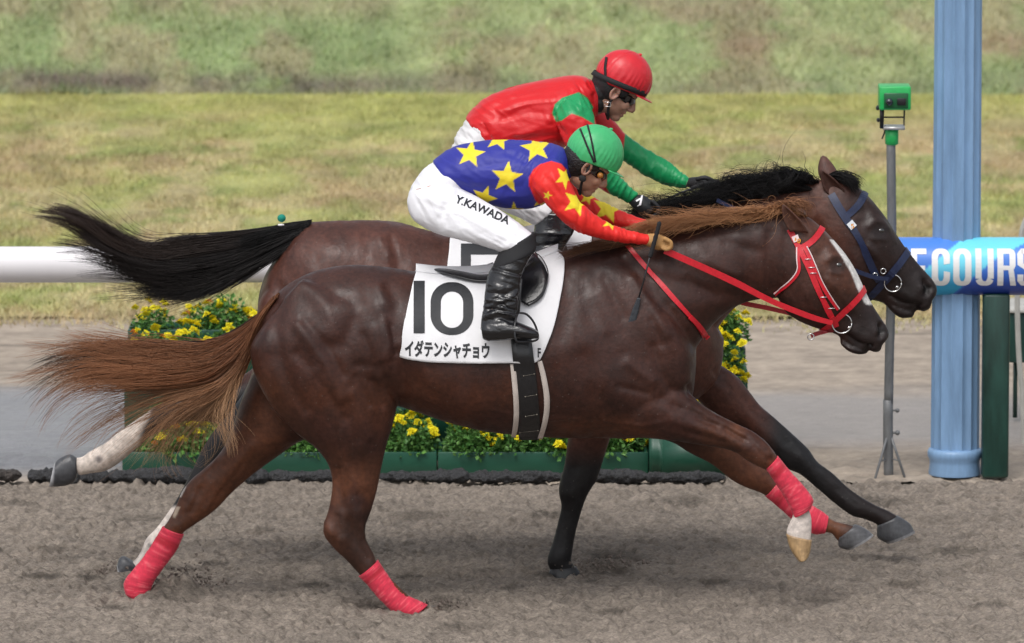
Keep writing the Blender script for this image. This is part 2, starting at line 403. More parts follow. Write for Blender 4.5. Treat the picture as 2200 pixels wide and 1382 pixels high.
def track_h(X, Y):
    wx = X + .03 * fbm(X * 7, Y * 7, 90)
    z = .055 * (fbm(X * 1.3, Y * 4.2, 3, 3) - .5) + .032 * (fbm(wx * 7, Y * 10, 5, 4) - .5) + .024 * np.abs(2 * fbm(wx * 19, Y * 16, 9, 2) - 1) + .022 * (vn(X * 48, Y * 34, 12) - .5) * (.4 + 1.2 * fbm(X * 3, Y * 5, 14, 2)) - .008
    z = z + .009 * np.clip(fbm(X * 50, Y * 45, 21, 2) - .5, 0, 1) * 2
    z = z - .020 * np.clip(.44 - fbm(X * 15, Y * 24, 33, 2), 0, 1) * 3 + .012 * np.clip(fbm(X * 30, Y * 38, 35, 2) - .55, 0, 1) * 3
    for px, py, wd, am in dents:
        c = GP(px, py); d = ((X - c[0]) / (wd / 480)) ** 2 + ((Y - c[1]) / .055) ** 2; z = z - am * 2.6 * np.exp(-d * d) + am * .6 * np.exp(-((X - c[0] - wd / 480 * 1.3) / .06) ** 2 - ((Y - c[1]) / .08) ** 2)
    for px, py, wd, am, dp in mounds:
        c = GP(px, py); z = z + am * np.exp(-((X - c[0]) / (wd / 520)) ** 2 - ((Y - c[1]) / dp) ** 2) * (.6 + .8 * fbm(X * 20, Y * 20, 4, 3))
    return z
def track_c(V, px, py):
    n = fbm(V[:, 0] * 22, V[:, 1] * 26, 41, 3); q = fbm(V[:, 0] * .9, V[:, 1] * 2.2, 8, 3); r = fbm(V[:, 0] * 60, V[:, 1] * 60, 19, 2)
    s_ = sstep(.60, .72, fbm(V[:, 0] * 16, V[:, 1] * 40, 23, 2)); k = ((.78 + .42 * n + .3 * (q - .5) + .32 * (r - .5)) * (1 - .26 * s_))[:, None]; c = np.array((.238, .202, .168))[None] * k
    wet = np.zeros(len(V))  # darkening mask: painted shade in print hollows, damp sand on mounds
    for a, b, wd, am in dents: wet = np.maximum(wet, sstep(1.15, .4, np.hypot((px - a) / wd, (py - b) / (wd * .17)) + .9 * (n - .5)) * (.2 + 20 * am))
    for a, b, wd, am, dp in mounds[:4]: wet = np.maximum(wet, sstep(1.2, .5, np.hypot((px - a) / wd, (py - b + 15) / (wd * .6)) + .9 * (n - .5)) * .38)
    return c * (1 - wet[:, None])
m_sand = mat('raked wet sand', attr='col', rough=.88, namp=.38, nscale=110, bump=1, bscale=170, bdist=.008, nstretch=(.55, 1, 1), spec=.3)
tag(sheet('race_track', spacing(-2.5, 2.5, .0088, -200, 200), spacing(-1.1, YE + .02, .0088, -60, YE + .021), track_h, m_sand, track_c), kind='structure')
# --- service road behind the rail: flatter, a damp band that mirrors the sky
YG = float(GP(1100, 692)[1])
def road_h(X, Y):
    r = sstep(5.0, 3.7, Y) + .35
    return -.012 + .035 * (fbm(X * 3, Y * 5, 55, 3) - .5) * r + .024 * (fbm(X * 20, Y * 24, 56, 3) - .5) * r
def road_wet(V, px, py):
    n = fbm(V[:, 0] * .8, V[:, 1] * 1.5, 61, 3) - .5
    edge = 905 + 70 * sstep(700, 100, px) ; top = 838 + n * 40
    return sstep(top - 25, top + 25, py) * sstep(edge + 75, edge + 30, py + n * 40)
def lerp3(c0, c1, k): return np.array(c0) * (1 - k[:, None]) + np.array(c1) * k[:, None]
def road_c(V, px, py):
    n = fbm(V[:, 0] * 5, V[:, 1] * 9, 71, 4); w_ = road_wet(V, px, py)[:, None]
    c = np.array((.36, .30, .24))[None] * (.62 + .56 * n + .4 * (fbm(V[:, 0] * 22, V[:, 1] * 18, 77, 2) - .3))[:, None]
    for ly, th in ((768, 2.2), (796, 1.8), (829, 2.5), (716, 2), (742, 1.5), (962, 2.2), (880, 1.5)):
        yy = ly + 5 * (fbm(V[:, 0] * .5, V[:, 0] * 0, int(ly), 2) - .5) * 2; c = c * (1 - .38 * np.exp(-((py - yy) / th) ** 2) * sstep(.35, .6, fbm(V[:, 0] * 1.5, V[:, 0] * 0 + 3, int(ly) + 1, 2)))[:, None]
    return c * (1 - w_) + lerp3((.25, .25, .26), (.30, .27, .25), sstep(900, 1500, px)) * w_ * (.9 + .2 * n)[:, None]
m_road = mat('packed damp sand', attr='col', rough=.8, namp=.12, nscale=30, bump=.8, bscale=90, nstretch=(.8, 1, 1), bdist=.008)
_n = m_road.node_tree; _a = _n.nodes.new('ShaderNodeAttribute'); _a.attribute_name = 'wet'; _r = _n.nodes.new('ShaderNodeMapRange')
_r.inputs[3].default_value = .85; _r.inputs[4].default_value = .42; _n.links.new(_a.outputs['Fac'], _r.inputs[0]); _n.links.new(_r.outputs[0], _n.nodes['Principled BSDF'].inputs['Roughness'])
sheet('service_road', spacing(-3, 3, .02, -200, 200), spacing(YE + .03, YG + .4, .02, YE + .029, YG + .401), road_h, m_road, road_c, lambda V, px, py: {'wet': road_wet(V, px, py)})
# --- lawn and bank
YB = float(GP(1100, 204)[1]); BS = math.tan(R(11))
def lawn_cf(X, Y):
    px, py = PROJ(np.stack([X, Y, X * 0], -1)); a = fbm(X * 2.0, Y * .7, 81, 5, .6); b = fbm(X * 4.5, Y * 1.6, 82, 4, .6); d = fbm(X * 6, Y * 2.4, 83, 2)
    green = np.array((.33, .37, .14)); straw = np.array((.53, .46, .255)); pale = np.array((.46, .46, .19)); brown = np.array((.46, .34, .21))
    k = sstep(.36, .58, a)[:, None]; c = pale * (1 - k) + straw * k
    k = (sstep(.50, .68, b) * .8)[:, None]; c = c * (1 - k) + green * k
    k = (sstep(.50, .66, fbm(X * 2.6, Y * .9, 84, 3)) * .5)[:, None]; c = c * (1 - k) + brown * k
    k = (sstep(320, 205, py) * .75)[:, None]; c = c * (1 - k) + np.array((.44, .45, .155)) * k
    return c * (.75 + .5 * d)[:, None]
def bank_cf(X, Y):
    a = fbm(X * .9, Y * .4, 91, 5, .6); b = fbm(X * 2.4, Y * 1.0, 92, 5, .6); d = fbm(X * 5, Y * 2, 93, 2); s = Y - YB
    px, py = PROJ(np.stack([X, Y, (Y - YB) * BS], -1))
    g1 = np.array((.39, .44, .215)); g2 = np.array((.31, .385, .18)); br = np.array((.43, .34, .23)); soil = np.array((.20, .165, .135))
    k = sstep(.4, .6, a)[:, None]; c = g1 * (1 - k) + g2 * k
    k = (sstep(.52, .66, b) * .55)[:, None]; c = c * (1 - k) + br * k
    k = (np.exp(-((py - 95) / 32) ** 2) * sstep(1300, 1600, px) * sstep(.35, .6, b) * .6)[:, None]; c = c * (1 - k) + np.array((.38, .25, .18)) * k
    k = (np.exp(-((py - 178) / 24) ** 2) * (.3 + .7 * sstep(1350, 500, px + 300 * (b - .5))) * sstep(.22, .5, fbm(X * 3, Y * 1.6, 95, 3)) * .9)[:, None]; c = c * (1 - k) + soil * k
    k = (sstep(60, 0, py) * sstep(.45, .6, a) * .6)[:, None]; c = c * (1 - k) + br * k
    return c * (.75 + .5 * d)[:, None]
m_grass = mat('grass', attr='col', rough=.8, spec=.2, namp=.15, nscale=40)
m_turf = mat('turf floor', attr='col', rough=.95, spec=.1, namp=.35, nscale=25, bump=.6, bscale=40, bdist=.02)
sheet('lawn', spacing(-5, 5, .08, -300, 300), spacing(YG + .2, YB + .05, .06, YG + .19, YB + .051), lambda X, Y: .0 + .03 * (fbm(X * 2, Y * 2, 88, 3) - .5), m_turf, lambda V, px, py: lawn_cf(V[:, 0], V[:, 1]) * .75)
def bank_h(X, Y): return np.where(Y < YB + 40, (Y - YB) * BS, 40 * BS) + .12 * (fbm(X * .8, Y * .8, 89, 3) - .5)
sheet('grass_bank', spacing(-7, 7, .12, -300, 300), spacing(YB, YB + 22, .1, YB - .001, YB + 90), bank_h, m_turf, lambda V, px, py: bank_cf(V[:, 0], V[:, 1]) * .75)
def blades(name, n, x0, x1, y0, y1, hf, cf, h, wd, seed, dens=None):
    g = np.random.default_rng(seed); X = g.uniform(x0, x1, n); Y = g.uniform(y0, y1, n)
    if dens is not None: k = g.random(n) < dens(X, Y); X = X[k]; Y = Y[k]; n = len(X)
    Z = hf(X, Y) - .005; a = g.uniform(0, 6.283, n); H = h * g.uniform(.4, 1.3, n) * (.55 + .9 * fbm(X * 3, Y * 2, seed + 5, 2)); W = wd * g.uniform(.6, 1.4, n)
    lx, ly = g.normal(0, .55, n) * H, g.normal(0, .55, n) * H; c, s = np.cos(a) * W, np.sin(a) * W
    V = np.stack([np.stack([X - c, Y - s, Z], 1), np.stack([X + c, Y + s, Z], 1), np.stack([X + lx, Y + ly, Z + H], 1)], 1).reshape(-1, 3)
    C = cf(X, Y) * g.uniform(.82, 1.2, n)[:, None] * np.array((1, 1, 1)) + g.normal(0, .012, (n, 3)); C = np.clip(np.repeat(C, 3, 0), .01, 1)
    return tag(mesh(name, V, np.arange(3 * n).reshape(-1, 3), m_grass, cols=C, smooth=False), kind='stuff')
tag(blades('lawn_grass', 420000, -4.6, 4.6, YG - .5, YB, lambda X, Y: X * 0, lawn_cf, .028, .0045, 11, lambda X, Y: sstep(-.5, .45, Y - YG + .9 * (fbm(X * 1.2, Y * 2, 98, 4) - .5))), 'yellow green mown lawn with straw patches', 'grass')
tag(blades('bank_grass', 200000, -5.6, 5.6, YB - .05, YB + 13, bank_h, bank_cf, .045, .007, 12), 'rough grass with brown patches on the bank', 'grass')

# --- black lumpy edging bags along the track edge
m_bag = mat('black mesh bag', (.045, .045, .048), .55, namp=.5, nscale=90, bump=1, bscale=120, bdist=.02, spec=.5)
m_bag2 = mat('gravel bag flecked', (.06, .05, .045), .7, namp=.9, nscale=110, bump=1, bscale=120, bdist=.02)
segs = [(-60, 47, 20, 1), (58, 235, 17, 0), (228, 420, 17, 0), (405, 580, 15, 0), (575, 800, 16, 0), (810, 1010, 16, 0), (1005, 1210, 15, 0), (1200, 1395, 17, 0), (1385, 1560, 13, 0), (-330, -70, 16, 0)]
for i, (a, b, h, k) in enumerate(segs):
    yb = 1045; P0 = GP(a, yb - 6); P1 = GP(b, yb - 6); n = 110; m = 20; V = []; F = []; r = h / 470
    for q in range(n + 1):
        t = q / n; x = P0[0] + (P1[0] - P0[0]) * t; e = min(1, math.sqrt(max(1e-3, 1 - abs(2 * t - 1) ** (4 if k else 9))))
        lump = .42 + .62 * float(vn(x * 7, i * 3.1, 5)) * (1 if not k else .6) + .25 * float(vn(x * 26, i, 6))
        for j in range(m):
            an = 2 * math.pi * j / m; rr = r * e * lump * (1 + .55 * float(vn(x * 40, an * 3, 7) - .5) + .3 * float(vn(x * 90, an * 6, 8) - .5))
            V.append((x, P0[1] + .02 + rr * 1.5 * math.sin(an), .005 + r * .7 + rr * math.cos(an)))
    for q in range(n):
        for j in range(m): F.append((q * m + j, (q + 1) * m + j, (q + 1) * m + (j + 1) % m, q * m + (j + 1) % m))
    F.append(range(m)); F.append(range(n * m, n * m + m)[::-1])
    lab = 'rounded dark bag flecked with red gravel at the left edge' if k else 'black lumpy edging bag lying in the row along the sand track'
    tag(mesh('edging_bag', V, F, m_bag2 if k else m_bag), lab, 'edging bag', 'black bags edging the sand track')

# --- white rail, printed finish pad, posts
m_rail = mat('white rail paint', (.80, .78, .80), .25, namp=.02, nscale=6, spec=.5)
YR = 3.55
def railpiece(name, pxa, pxb, ytop, ybot, Y, m, n=40, parent=None):
    A = PX(pxa, (ytop + ybot) / 2, Y); B = PX(pxb, (ytop + ybot) / 2, Y); r = (PX(0, ytop, Y)[2] - PX(0, ybot, Y)[2]) / 2; V = []; F = []
    N = 60
    for q in range(N + 1):
        for j in range(n):
            a = 2 * math.pi * j / n; V.append((A[0] + (B[0] - A[0]) * q / N, Y + r * math.sin(a), A[2] + r * math.cos(a)))
    for q in range(N):
        for j in range(n): F.append((q * n + j, (q + 1) * n + j, (q + 1) * n + (j + 1) % n, q * n + (j + 1) % n))
    F.append(range(n)); F.append(range(N * n, N * n + n)[::-1]); return mesh(name, V, F, m, parent), (A, B, r)
rail = empty('white_rail', (PX(300, 1030, YR)[0], YR, 0), 'long round white running rail crossing behind the horses at the left', 'rail')
railpiece('rail_tube', -2200, 1790, 530, 607, YR, m_rail, parent=rail)
mp = MB(); 
for px in (-1300, -300):
    x = PX(px, 700, YR)[0]; mp = MB(); mp.tube([(x, YR, .0), (x, YR, 1.0)], .03, 14); mp.build('rail_post', m_rail, rail)
# pad print
m_pad = bpy.data.materials.new('printed pad'); m_pad.use_nodes = True; n_ = m_pad.node_tree; b_ = n_.nodes['Principled BSDF']; b_.inputs['Roughness'].default_value = .28
a_ = n_.nodes.new('ShaderNodeAttribute'); a_.attribute_name = 'col'; n_.links.new(a_.outputs['Color'], b_.inputs['Base Color'])
pad = empty('finish_rail_pad', (PX(2000, 1030, YR)[0], YR, 0), 'thick blue padded rail section printed with racecourse lettering', 'rail pad')
A = PX(1800, 572, YR); r_pad = (PX(0, 510, YR)[2] - PX(0, 634, YR)[2]) / 2; V = []; F = []; C = []
xs_ = np.linspace(PX(1790, 572, YR)[0], PX(2900, 572, YR)[0], 520); n = 64; a = np.linspace(0, 2 * np.pi, n, endpoint=False)
Vp = np.stack([np.repeat(xs_, n), YR + r_pad * np.tile(np.sin(a), len(xs_)), A[2] + r_pad * np.tile(np.cos(a), len(xs_))], 1)
i = (np.arange(len(xs_) - 1)[:, None] * n); j = np.arange(n)[None]; Fp = np.stack([i + j, i + n + j, i + n + (j + 1) % n, i + (j + 1) % n], -1).reshape(-1, 4)
px, py = PROJ(Vp); s = px + 1.22 * (572 + (py - 572)) ; s2 = (px - 1935) % 560 + 1935 + 1.22 * py
def lerp3(c0, c1, k): return np.array(c0) * (1 - k[:, None]) + np.array(c1) * k[:, None]
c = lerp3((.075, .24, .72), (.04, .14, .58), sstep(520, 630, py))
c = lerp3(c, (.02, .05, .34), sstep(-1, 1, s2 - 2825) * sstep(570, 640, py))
band = sstep(-1.2, 1.2, s2 - 2694) * sstep(1.2, -1.2, s2 - 2818 - 25 * sstep(560, 510, py))
c = lerp3(c, (.16, .68, .86), band * sstep(640, 560, py)); c = lerp3(c, (.03, .42, .72), band * sstep(575, 625, py))
low = sstep(1.2, -1.2, s2 - 2694) * sstep(-1.2, 1.2, s2 - 2640 - 40) * 0 + sstep(590, 600, py) * sstep(1.2, -1.2, s2 - 2694) * sstep(-1, 1, px - 1935 + .6 * (py - 560) * -1 + 20)
c = lerp3(c, (.03, .40, .72), np.clip(low, 0, 1))
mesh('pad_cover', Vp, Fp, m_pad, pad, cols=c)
# condensed letters drawn as shapes: R A C E C O U R S E
m_let = mat('white print', (.80, .80, .80), .45)
def bar(x0, y0, x1, y1): return [(x0, y0), (x1, y0), (x1, y1), (x0, y1)]
def ringpts(x0, y0, x1, y1, r, n=6):
    p = []
    for cx, cy, a0 in ((x1 - r, y1 - r, 0), (x0 + r, y1 - r, 90), (x0 + r, y0 + r, 180), (x1 - r, y0 + r, 270)):
        for k in range(n + 1): a = R(a0 + 90 * k / n); p.append((cx + r * math.cos(a), cy + r * math.sin(a)))
    return p
def band_between(o, i, skip=lambda m: False):
    q = []
    for k in range(len(o)):
        k2 = (k + 1) % len(o); P = [o[k], o[k2], i[k2], i[k]]; mx = sum(p[0] for p in P) / 4, sum(p[1] for p in P) / 4
        if not skip(mx): q.append(P)
    return q
def densify(P, n=3):
    o = []
    for k in range(len(P)):
        a, b = P[k], P[(k + 1) % len(P)]; d = math.hypot(a[0] - b[0], a[1] - b[1]); m = max(1, int(d / .06))
        for t in range(m): o.append((a[0] + (b[0] - a[0]) * t / m, a[1] + (b[1] - a[1]) * t / m))
    return o
def O_(w, s=.17, sy=.13):
    o = densify(ringpts(0, 0, w, 1, .2)); i = []
    for x, y in o: i.append((s + (x / w) * (w - 2 * s), sy + y * (1 - 2 * sy)))
    return o, i
LET = {
 'E': [bar(0, 0, .16, 1), bar(.16, .86, .42, 1), bar(.16, .43, .38, .56), bar(.16, 0, .42, .14)],
 'O': band_between(*O_(.5)),
 'C': band_between(*O_(.5), skip=lambda m: m[0] > .3 and .38 < m[1] < .62),
 'U': [bar(0, .2, .165, 1), bar(.335, .2, .5, 1)] + band_between(*O_(.5), skip=lambda m: m[1] > .2),
 'R': [bar(0, 0, .165, 1), bar(.165, .87, .36, 1), bar(.165, .44, .36, .56), bar(.335, .56, .5, .87), [(.36, .87), (.5, .87), (.46, .96), (.36, 1)], [(.36, .44), (.46, .47), (.5, .56), (.36, .56)], [(.3, .44), (.44, .48), (.52, 0), (.36, 0)]],
 'A': [[(0, 0), (.16, 0), (.30, 1), (.16, 1)], [(.36, 0), (.52, 0), (.36, 1), (.22, 1)], bar(.12, .22, .4, .34)],
 'S': [bar(.12, .87, .38, 1), bar(0, .58, .165, .87), bar(.335, .68, .5, .87), [(0, .58), (.165, .62), (.46, .48), (.335, .36)], bar(.335, .14, .5, .44), bar(0, .12, .165, .32), bar(.12, 0, .38, .13), [(0, .87), (.165, .87), (.165, 1), (.1, .99)], [(.335, .87), (.5, .87), (.4, .99), (.335, 1)], [(.1, .01), (.165, 0), (.165, .13), (0, .13)], [(.335, 0), (.4, .01), (.5, .14), (.335, .14)]]}
def on_pad(px, t):   # t: 0 bottom .. 1 top of the letters
    yp = 614 - (614 - 536) * t; zc = A[2]; z = PX(px, yp, YR - r_pad * .9)[2]; sn = np.clip((z - zc) / r_pad, -.99, .99); rr = r_pad + .0015
    return (PX(px, yp, YR - r_pad)[0], YR - rr * math.sqrt(1 - sn * sn), zc + rr * sn)
x = 1955 - 3 * 55 + 8
for ch, gap in zip('RACECOURSE', (50, 50, 47, 0, 0, 0, 0, 0, 0, 0)):
    x0 = {3: 1957, 4: 2001, 5: 2048, 6: 2096, 7: 2143, 8: 2187, 9: 2234}.get(len([1 for _ in ()]), None)
for k, (ch, x0) in enumerate(zip('RACECOURSE', (1815, 1862, 1912, 1958, 2002, 2048, 2096, 2143, 2186, 2232))):
    pol = LET[ch]; V = []; F = []
    bm = polyletter([[(a, b) for a, b in p] for p in pol])
    for q in range(1, 8): bmesh.ops.bisect_plane(bm, geom=bm.verts[:] + bm.edges[:] + bm.faces[:], plane_co=(0, q / 8, 0), plane_no=(0, 1, 0))
    bm.verts.index_update(); V = [on_pad(x0 + v.co.x * 78, v.co.y) for v in bm.verts]; F = [[v.index for v in f.verts] for f in bm.faces]; bm.free()
    mesh('letter', V, F, m_let, pad, smooth=False)
# dark green post under the pad
m_gpost = mat('dark green post', (.012, .045, .035), .35, namp=.5, nscale=14, nstretch=(1, 1, .25), spec=.5, bump=.1, bscale=30)
gp = MB(); xa, xb = PX(2110, 900, 3.5)[0], PX(2167, 900, 3.5)[0]; yb = float(GP(2100, 1028)[1]); gp.box(xa, xb, yb, yb + .1, 0, A[2] - r_pad * .9, bev=.012)
tag(gp.build('rail_post', m_gpost), 'dark green square post under the blue rail pad', 'post')

# --- pale blue fluted column
m_col = mat('pale blue paint', (.20, .335, .53), .42, namp=.2, nscale=5, nstretch=(3, 3, .5), bump=.12, bscale=60)
cc = GP(2052, 1028); cc[1] += .13; cx, cy = PX(2052, 900, cc[1])[0], cc[1]
col = empty('fluted_column', (cx, cy, 0), 'tall pale blue fluted column beside the printed rail', 'column')
def ringmesh(prof, rf, n):
    V = []; F = []
    for z, r in prof:
        for j in range(n): a = 2 * math.pi * j / n; rr = rf(a, z, r); V.append((cx + rr * math.cos(a), cy + rr * math.sin(a), z))
    for q in range(len(prof) - 1):
        for j in range(n): F.append((q * n + j, q * n + (j + 1) % n, (q + 1) * n + (j + 1) % n, (q + 1) * n + j))
    F.append(range((len(prof) - 1) * n, len(prof) * n)); return V, F
R0 = 52.5 / 471
V, F = ringmesh([(z, R0 * (1 - .035 * z / 2.5)) for z in np.linspace(.1, 5, 24)], lambda a, z, r: r * (1 - .095 * abs(math.sin(a * 7)) ** .9), 256)
mesh('shaft', V, F, m_col, col)
V, F = ringmesh([(0, R0 * 1.06), (.012, R0 * 1.08), (.05, R0 * 1.03), (.07, R0 * 1.05), (.085, R0 * 1.12), (.105, R0 * 1.13), (.118, R0 * 1.08), (.122, R0 * .96)], lambda a, z, r: r, 64)
mesh('base', V, F, m_col, col)

# --- judge's camera on a thin stand
m_grn = mat('bright green plastic', (.02, .42, .10), .35, namp=.15, nscale=30); m_gal = mat('dull grey steel', (.17, .175, .18), .5, metal=.3, namp=.3, nscale=20, nstretch=(1, 1, .3)); m_blk = mat('black', (.012, .012, .014), .35, bump=.1, bscale=80)
m_gls = mat('lens glass', (.01, .012, .02), .05, spec=1)
yc = float(GP(1905, 1028)[1]) + .1; s_ = lambda px, py: PX(px, py, yc)
cst = empty('camera_stand', (s_(1908, 1028)[0], yc, 0), 'thin grey pole on small splayed legs holding the green camera', 'stand')
mp = MB(); mp.tube(cr([s_(1909, 1028), s_(1908, 960), s_(1908, 860)], 3), .023, 14); mp.build('base_tube', m_gal, cst)
mp = MB(); mp.tube(cr([s_(1909, 870), s_(1911, 760), s_(1913, 690), s_(1914, 600), s_(1916, 500), s_(1915, 400), s_(1914, 300)], 4), .0215, 14); mp.build('pole', m_gal, cst)
for dx, dy in ((-30, -.1), (34, -.06), (8, .22)):
    mp = MB(); a = s_(1910, 925); b = s_(1908 + dx, 1026); b[1] += dy; b[2] = .0; mp.tube([a, b], .006, 8); c_ = s_(1909, 985); mp.tube([c_, (np.array(a) * .35 + np.array(b) * .65)], .0035, 6); mp.build('leg', m_gal, cst)
mp = MB(); mp.tube([s_(1907, 930), s_(1928, 930)], .006, 8); mp.ell(s_(1928, 930), (.012,) * 3); mp.build('clamp_knob', m_gal, cst)
mp = MB(); mp.tube([s_(1908, 882), s_(1928, 882)], .005, 8); mp.ell(s_(1928, 882), (.010,) * 3); mp.build('clamp_knob', m_gal, cst)
mp = MB(); mp.tube([s_(1916, 309), s_(1916, 280)], .031, 18); mp.build('collar', m_grn, cst)
fc = empty('finish_camera', (s_(1920, 280)[0], yc, float(s_(0, 280)[2])), 'bright green box camera on top of the thin grey pole', 'camera')
mp = MB(); a = s_(1888, 183); b = s_(1955, 233); mp.box(a[0], b[0], yc - .085, yc + .085, b[2], a[2], bev=.006); mp.build('housing', m_grn, fc)
mp = MB(); a = s_(1897, 196); b = s_(1949, 231); mp.box(a[0], b[0], yc - .092, yc - .083, b[2] + .004, a[2], bev=.004); mp.build('front_panel', mat('dark green plastic', (.01, .10, .035), .3), fc)
mp = MB(); a = s_(1908, 214); mp.tube([a + np.array((0, -.088, 0)), a + np.array((0, -.108, 0))], .016, 20); mp.build('lens', m_gls, fc)
mp = MB(); a = s_(1925, 207); b = s_(1944, 222); mp.box(a[0], b[0], yc - .098, yc - .09, b[2], a[2], bev=.002); mp.build('viewfinder', m_blk, fc)
mp = MB(); mp.tube([s_(1898, 233), s_(1897, 274), s_(1942, 274), s_(1943, 233)], .0045, 8); mp.tube([s_(1897, 252), s_(1943, 252)], .004, 8); mp.build('bracket', m_blk, fc)
mp = MB(); a = s_(1896, 270); b = s_(1943, 277); mp.box(a[0], b[0], yc - .05, yc + .05, b[2], a[2]); mp.build('mount_plate', mat('bare aluminium', (.6, .6, .6), .35, metal=.6), fc)
mp = MB(); a = s_(1886, 232); mp.ell(a, (.010, .02, .012)); a = s_(1887, 258); mp.ell(a, (.009, .02, .010)); mp.box(s_(1891, 0)[0], s_(1899, 0)[0], yc - .05, yc - .02, s_(0, 274)[2], s_(0, 222)[2]); mp.tube(cr([s_(1902, 270), s_(1900, 285), s_(1895, 298)], 4), .004, 6); mp.build('control_knob', m_blk, fc)
# --- pale bent pole and dark green box at the right edge
ybk = 4.6; m_pale = mat('pale grey paint', (.5, .49, .45), .5, namp=.15, nscale=10)
mp = MB(); mp.tube(cr([PX(x, y, ybk) for x, y in ((2240, 420), (2205, 470), (2192, 520), (2186, 600), (2186, 680), (2190, 780), (2197, 860), (2202, 1010))], 4), .013, 10)
tag(mp.build('bent_pole', m_pale), 'thin pale pole bowed at the right edge behind the rail', 'pole')
gb = empty('green_cabinet', (PX(2230, 780, 5.2)[0], 5.2, 0), 'dark green box with a pale top on legs at the right edge', 'box')
mp = MB(); a = PX(2168, 672, 5.2); b = PX(2300, 780, 5.2); mp.box(a[0], b[0], 5.2, 5.6, b[2], a[2], bev=.01); mp.build('cabinet_body', m_gpost, gb)
mp = MB(); mp.box(a[0] - .01, b[0] + .01, 5.18, 5.62, a[2] + .001, a[2] + .018, bev=.004); mp.build('cabinet_top', m_pale, gb)
for k in (.06, .24): 
    mp = MB(); mp.box(b[0] - k - .02, b[0] - k, 5.4, 5.43, 0, b[2]); mp.build('leg', m_gpost, gb)
mp = MB(); mp.tube([PX(2101.5, 634, 4.1), PX(2102, 1000, 4.1)], .004, 6); tag(mp.build('thin_pole', m_pale), 'very thin pale pole between the blue column and the green post', 'pole')

# --- tiered flower display
m_box = mat('dark green board', (.012, .075, .045), .4, namp=.25, nscale=8, nstretch=(.4, 1, 1), bump=.08, bscale=40); m_soil = mat('potting soil', (.04, .03, .022), .95, bump=1, bscale=80)
m_leaf = mat('marigold leaf', attr='col', rough=.5, spec=.4); m_petal = mat('marigold petal', attr='col', rough=.7, spec=.15, sub=.1)
X0 = lambda px, Y: float(PX(px, 900, Y)[0])
def planter(label, pa, pb, Y0, dp, z0, z1, th=.018):
    a, b = X0(pa, Y0), X0(pb, Y0); e = empty('planter_box', ((a + b) / 2, Y0 + dp / 2, z0), label, 'planter')
    for nm, bx in (('front_board', (a, b, Y0, Y0 + th, z0, z1)), ('back_board', (a, b, Y0 + dp - th, Y0 + dp, z0, z1)), ('end_board', (a, a + th, Y0 + th + .001, Y0 + dp - th - .001, z0, z1)), ('end_board', (b - th, b, Y0 + th + .001, Y0 + dp - th - .001, z0, z1))):
        mp = MB(); mp.box(*bx, bev=.003); mp.build(nm, m_box, e)
    mp = MB(); mp.box(a + th + .001, b - th - .001, Y0 + th + .001, Y0 + dp - th - .001, z0 + .01, z1 - .025); mp.build('soil', m_soil, e)
    return a, b, Y0, dp, z1
YP = 3.62
zf = float(PX(0, 972, YP)[2])
tiers = []
for pa, pb, lb in ((262, 548, 'left'), (551, 938, 'middle'), (941, 1393, 'right')):
    tiers.append((planter('low green board planter, ' + {'left': 'leftmost of the front row, under the horse tails', 'middle': 'behind the hind legs of the chestnut horse', 'right': 'under the girth of the chestnut horse'}[lb], pa, pb, YP, .34, 0, zf), 0))
zb = float(PX(0, 748, YP + .62)[2]); zt = float(PX(0, 700, YP + .95)[2])
tiers.append((planter('raised green trough on the middle step of the flower display', 262, 1592, YP + .40, .3, zb - .09, zb), 1))
tiers.append((planter('raised green trough on the top step of the flower display', 276, 1590, YP + .80, .3, zt - .09, zt), 2))
fs = empty('display_stand', (X0(900, YP), YP + .6, 0), 'dark green stepped stand carrying the flower troughs', 'stand')
mp = MB(); mp.box(X0(266, YP + .4), X0(1600, YP + .4), YP + .45, YP + .47, 0, zb - .095); mp.build('lower_panel', m_box, fs)
for p in (268, 900, 1592):
    x = X0(p, YP + .5); mp = MB(); mp.box(x, x + .03, YP + .48, YP + 1.08, 0, zb - .095); mp.box(x, x + .03, YP + .82, YP + 1.08, zb - .094, zt - .095); mp.build('side_panel', m_box, fs)
# rounded corner planter
cp_ = empty('corner_planter', (X0(1478, YP - .1), YP, 0), 'larger dark green planter with a rounded front behind the chestnut forelegs', 'planter')
bm = bmesh.new(); bmesh.ops.create_cube(bm, size=1); a, b = X0(1396, YP - .12), X0(1560, YP - .12); zc = float(PX(0, 938, YP - .12)[2])
for v in bm.verts: v.co = Vector((a + (v.co.x + .5) * (b - a), YP - .12 + (v.co.y + .5) * .4, (v.co.z + .5) * zc))
bmesh.ops.bevel(bm, geom=[e for e in bm.edges if abs(e.verts[0].co.z - e.verts[1].co.z) > .1], offset=.06, segments=6, affect='EDGES'); bmesh.ops.bevel(bm, geom=[e for e in bm.edges if e.verts[0].co.z > zc - .01 and e.verts[1].co.z > zc - .01], offset=.015, segments=2, affect='EDGES')
mesh('tub', [v.co[:] for v in bm.verts], [[v.index for v in f.verts] for f in bm.faces], m_box, cp_); bm.free()
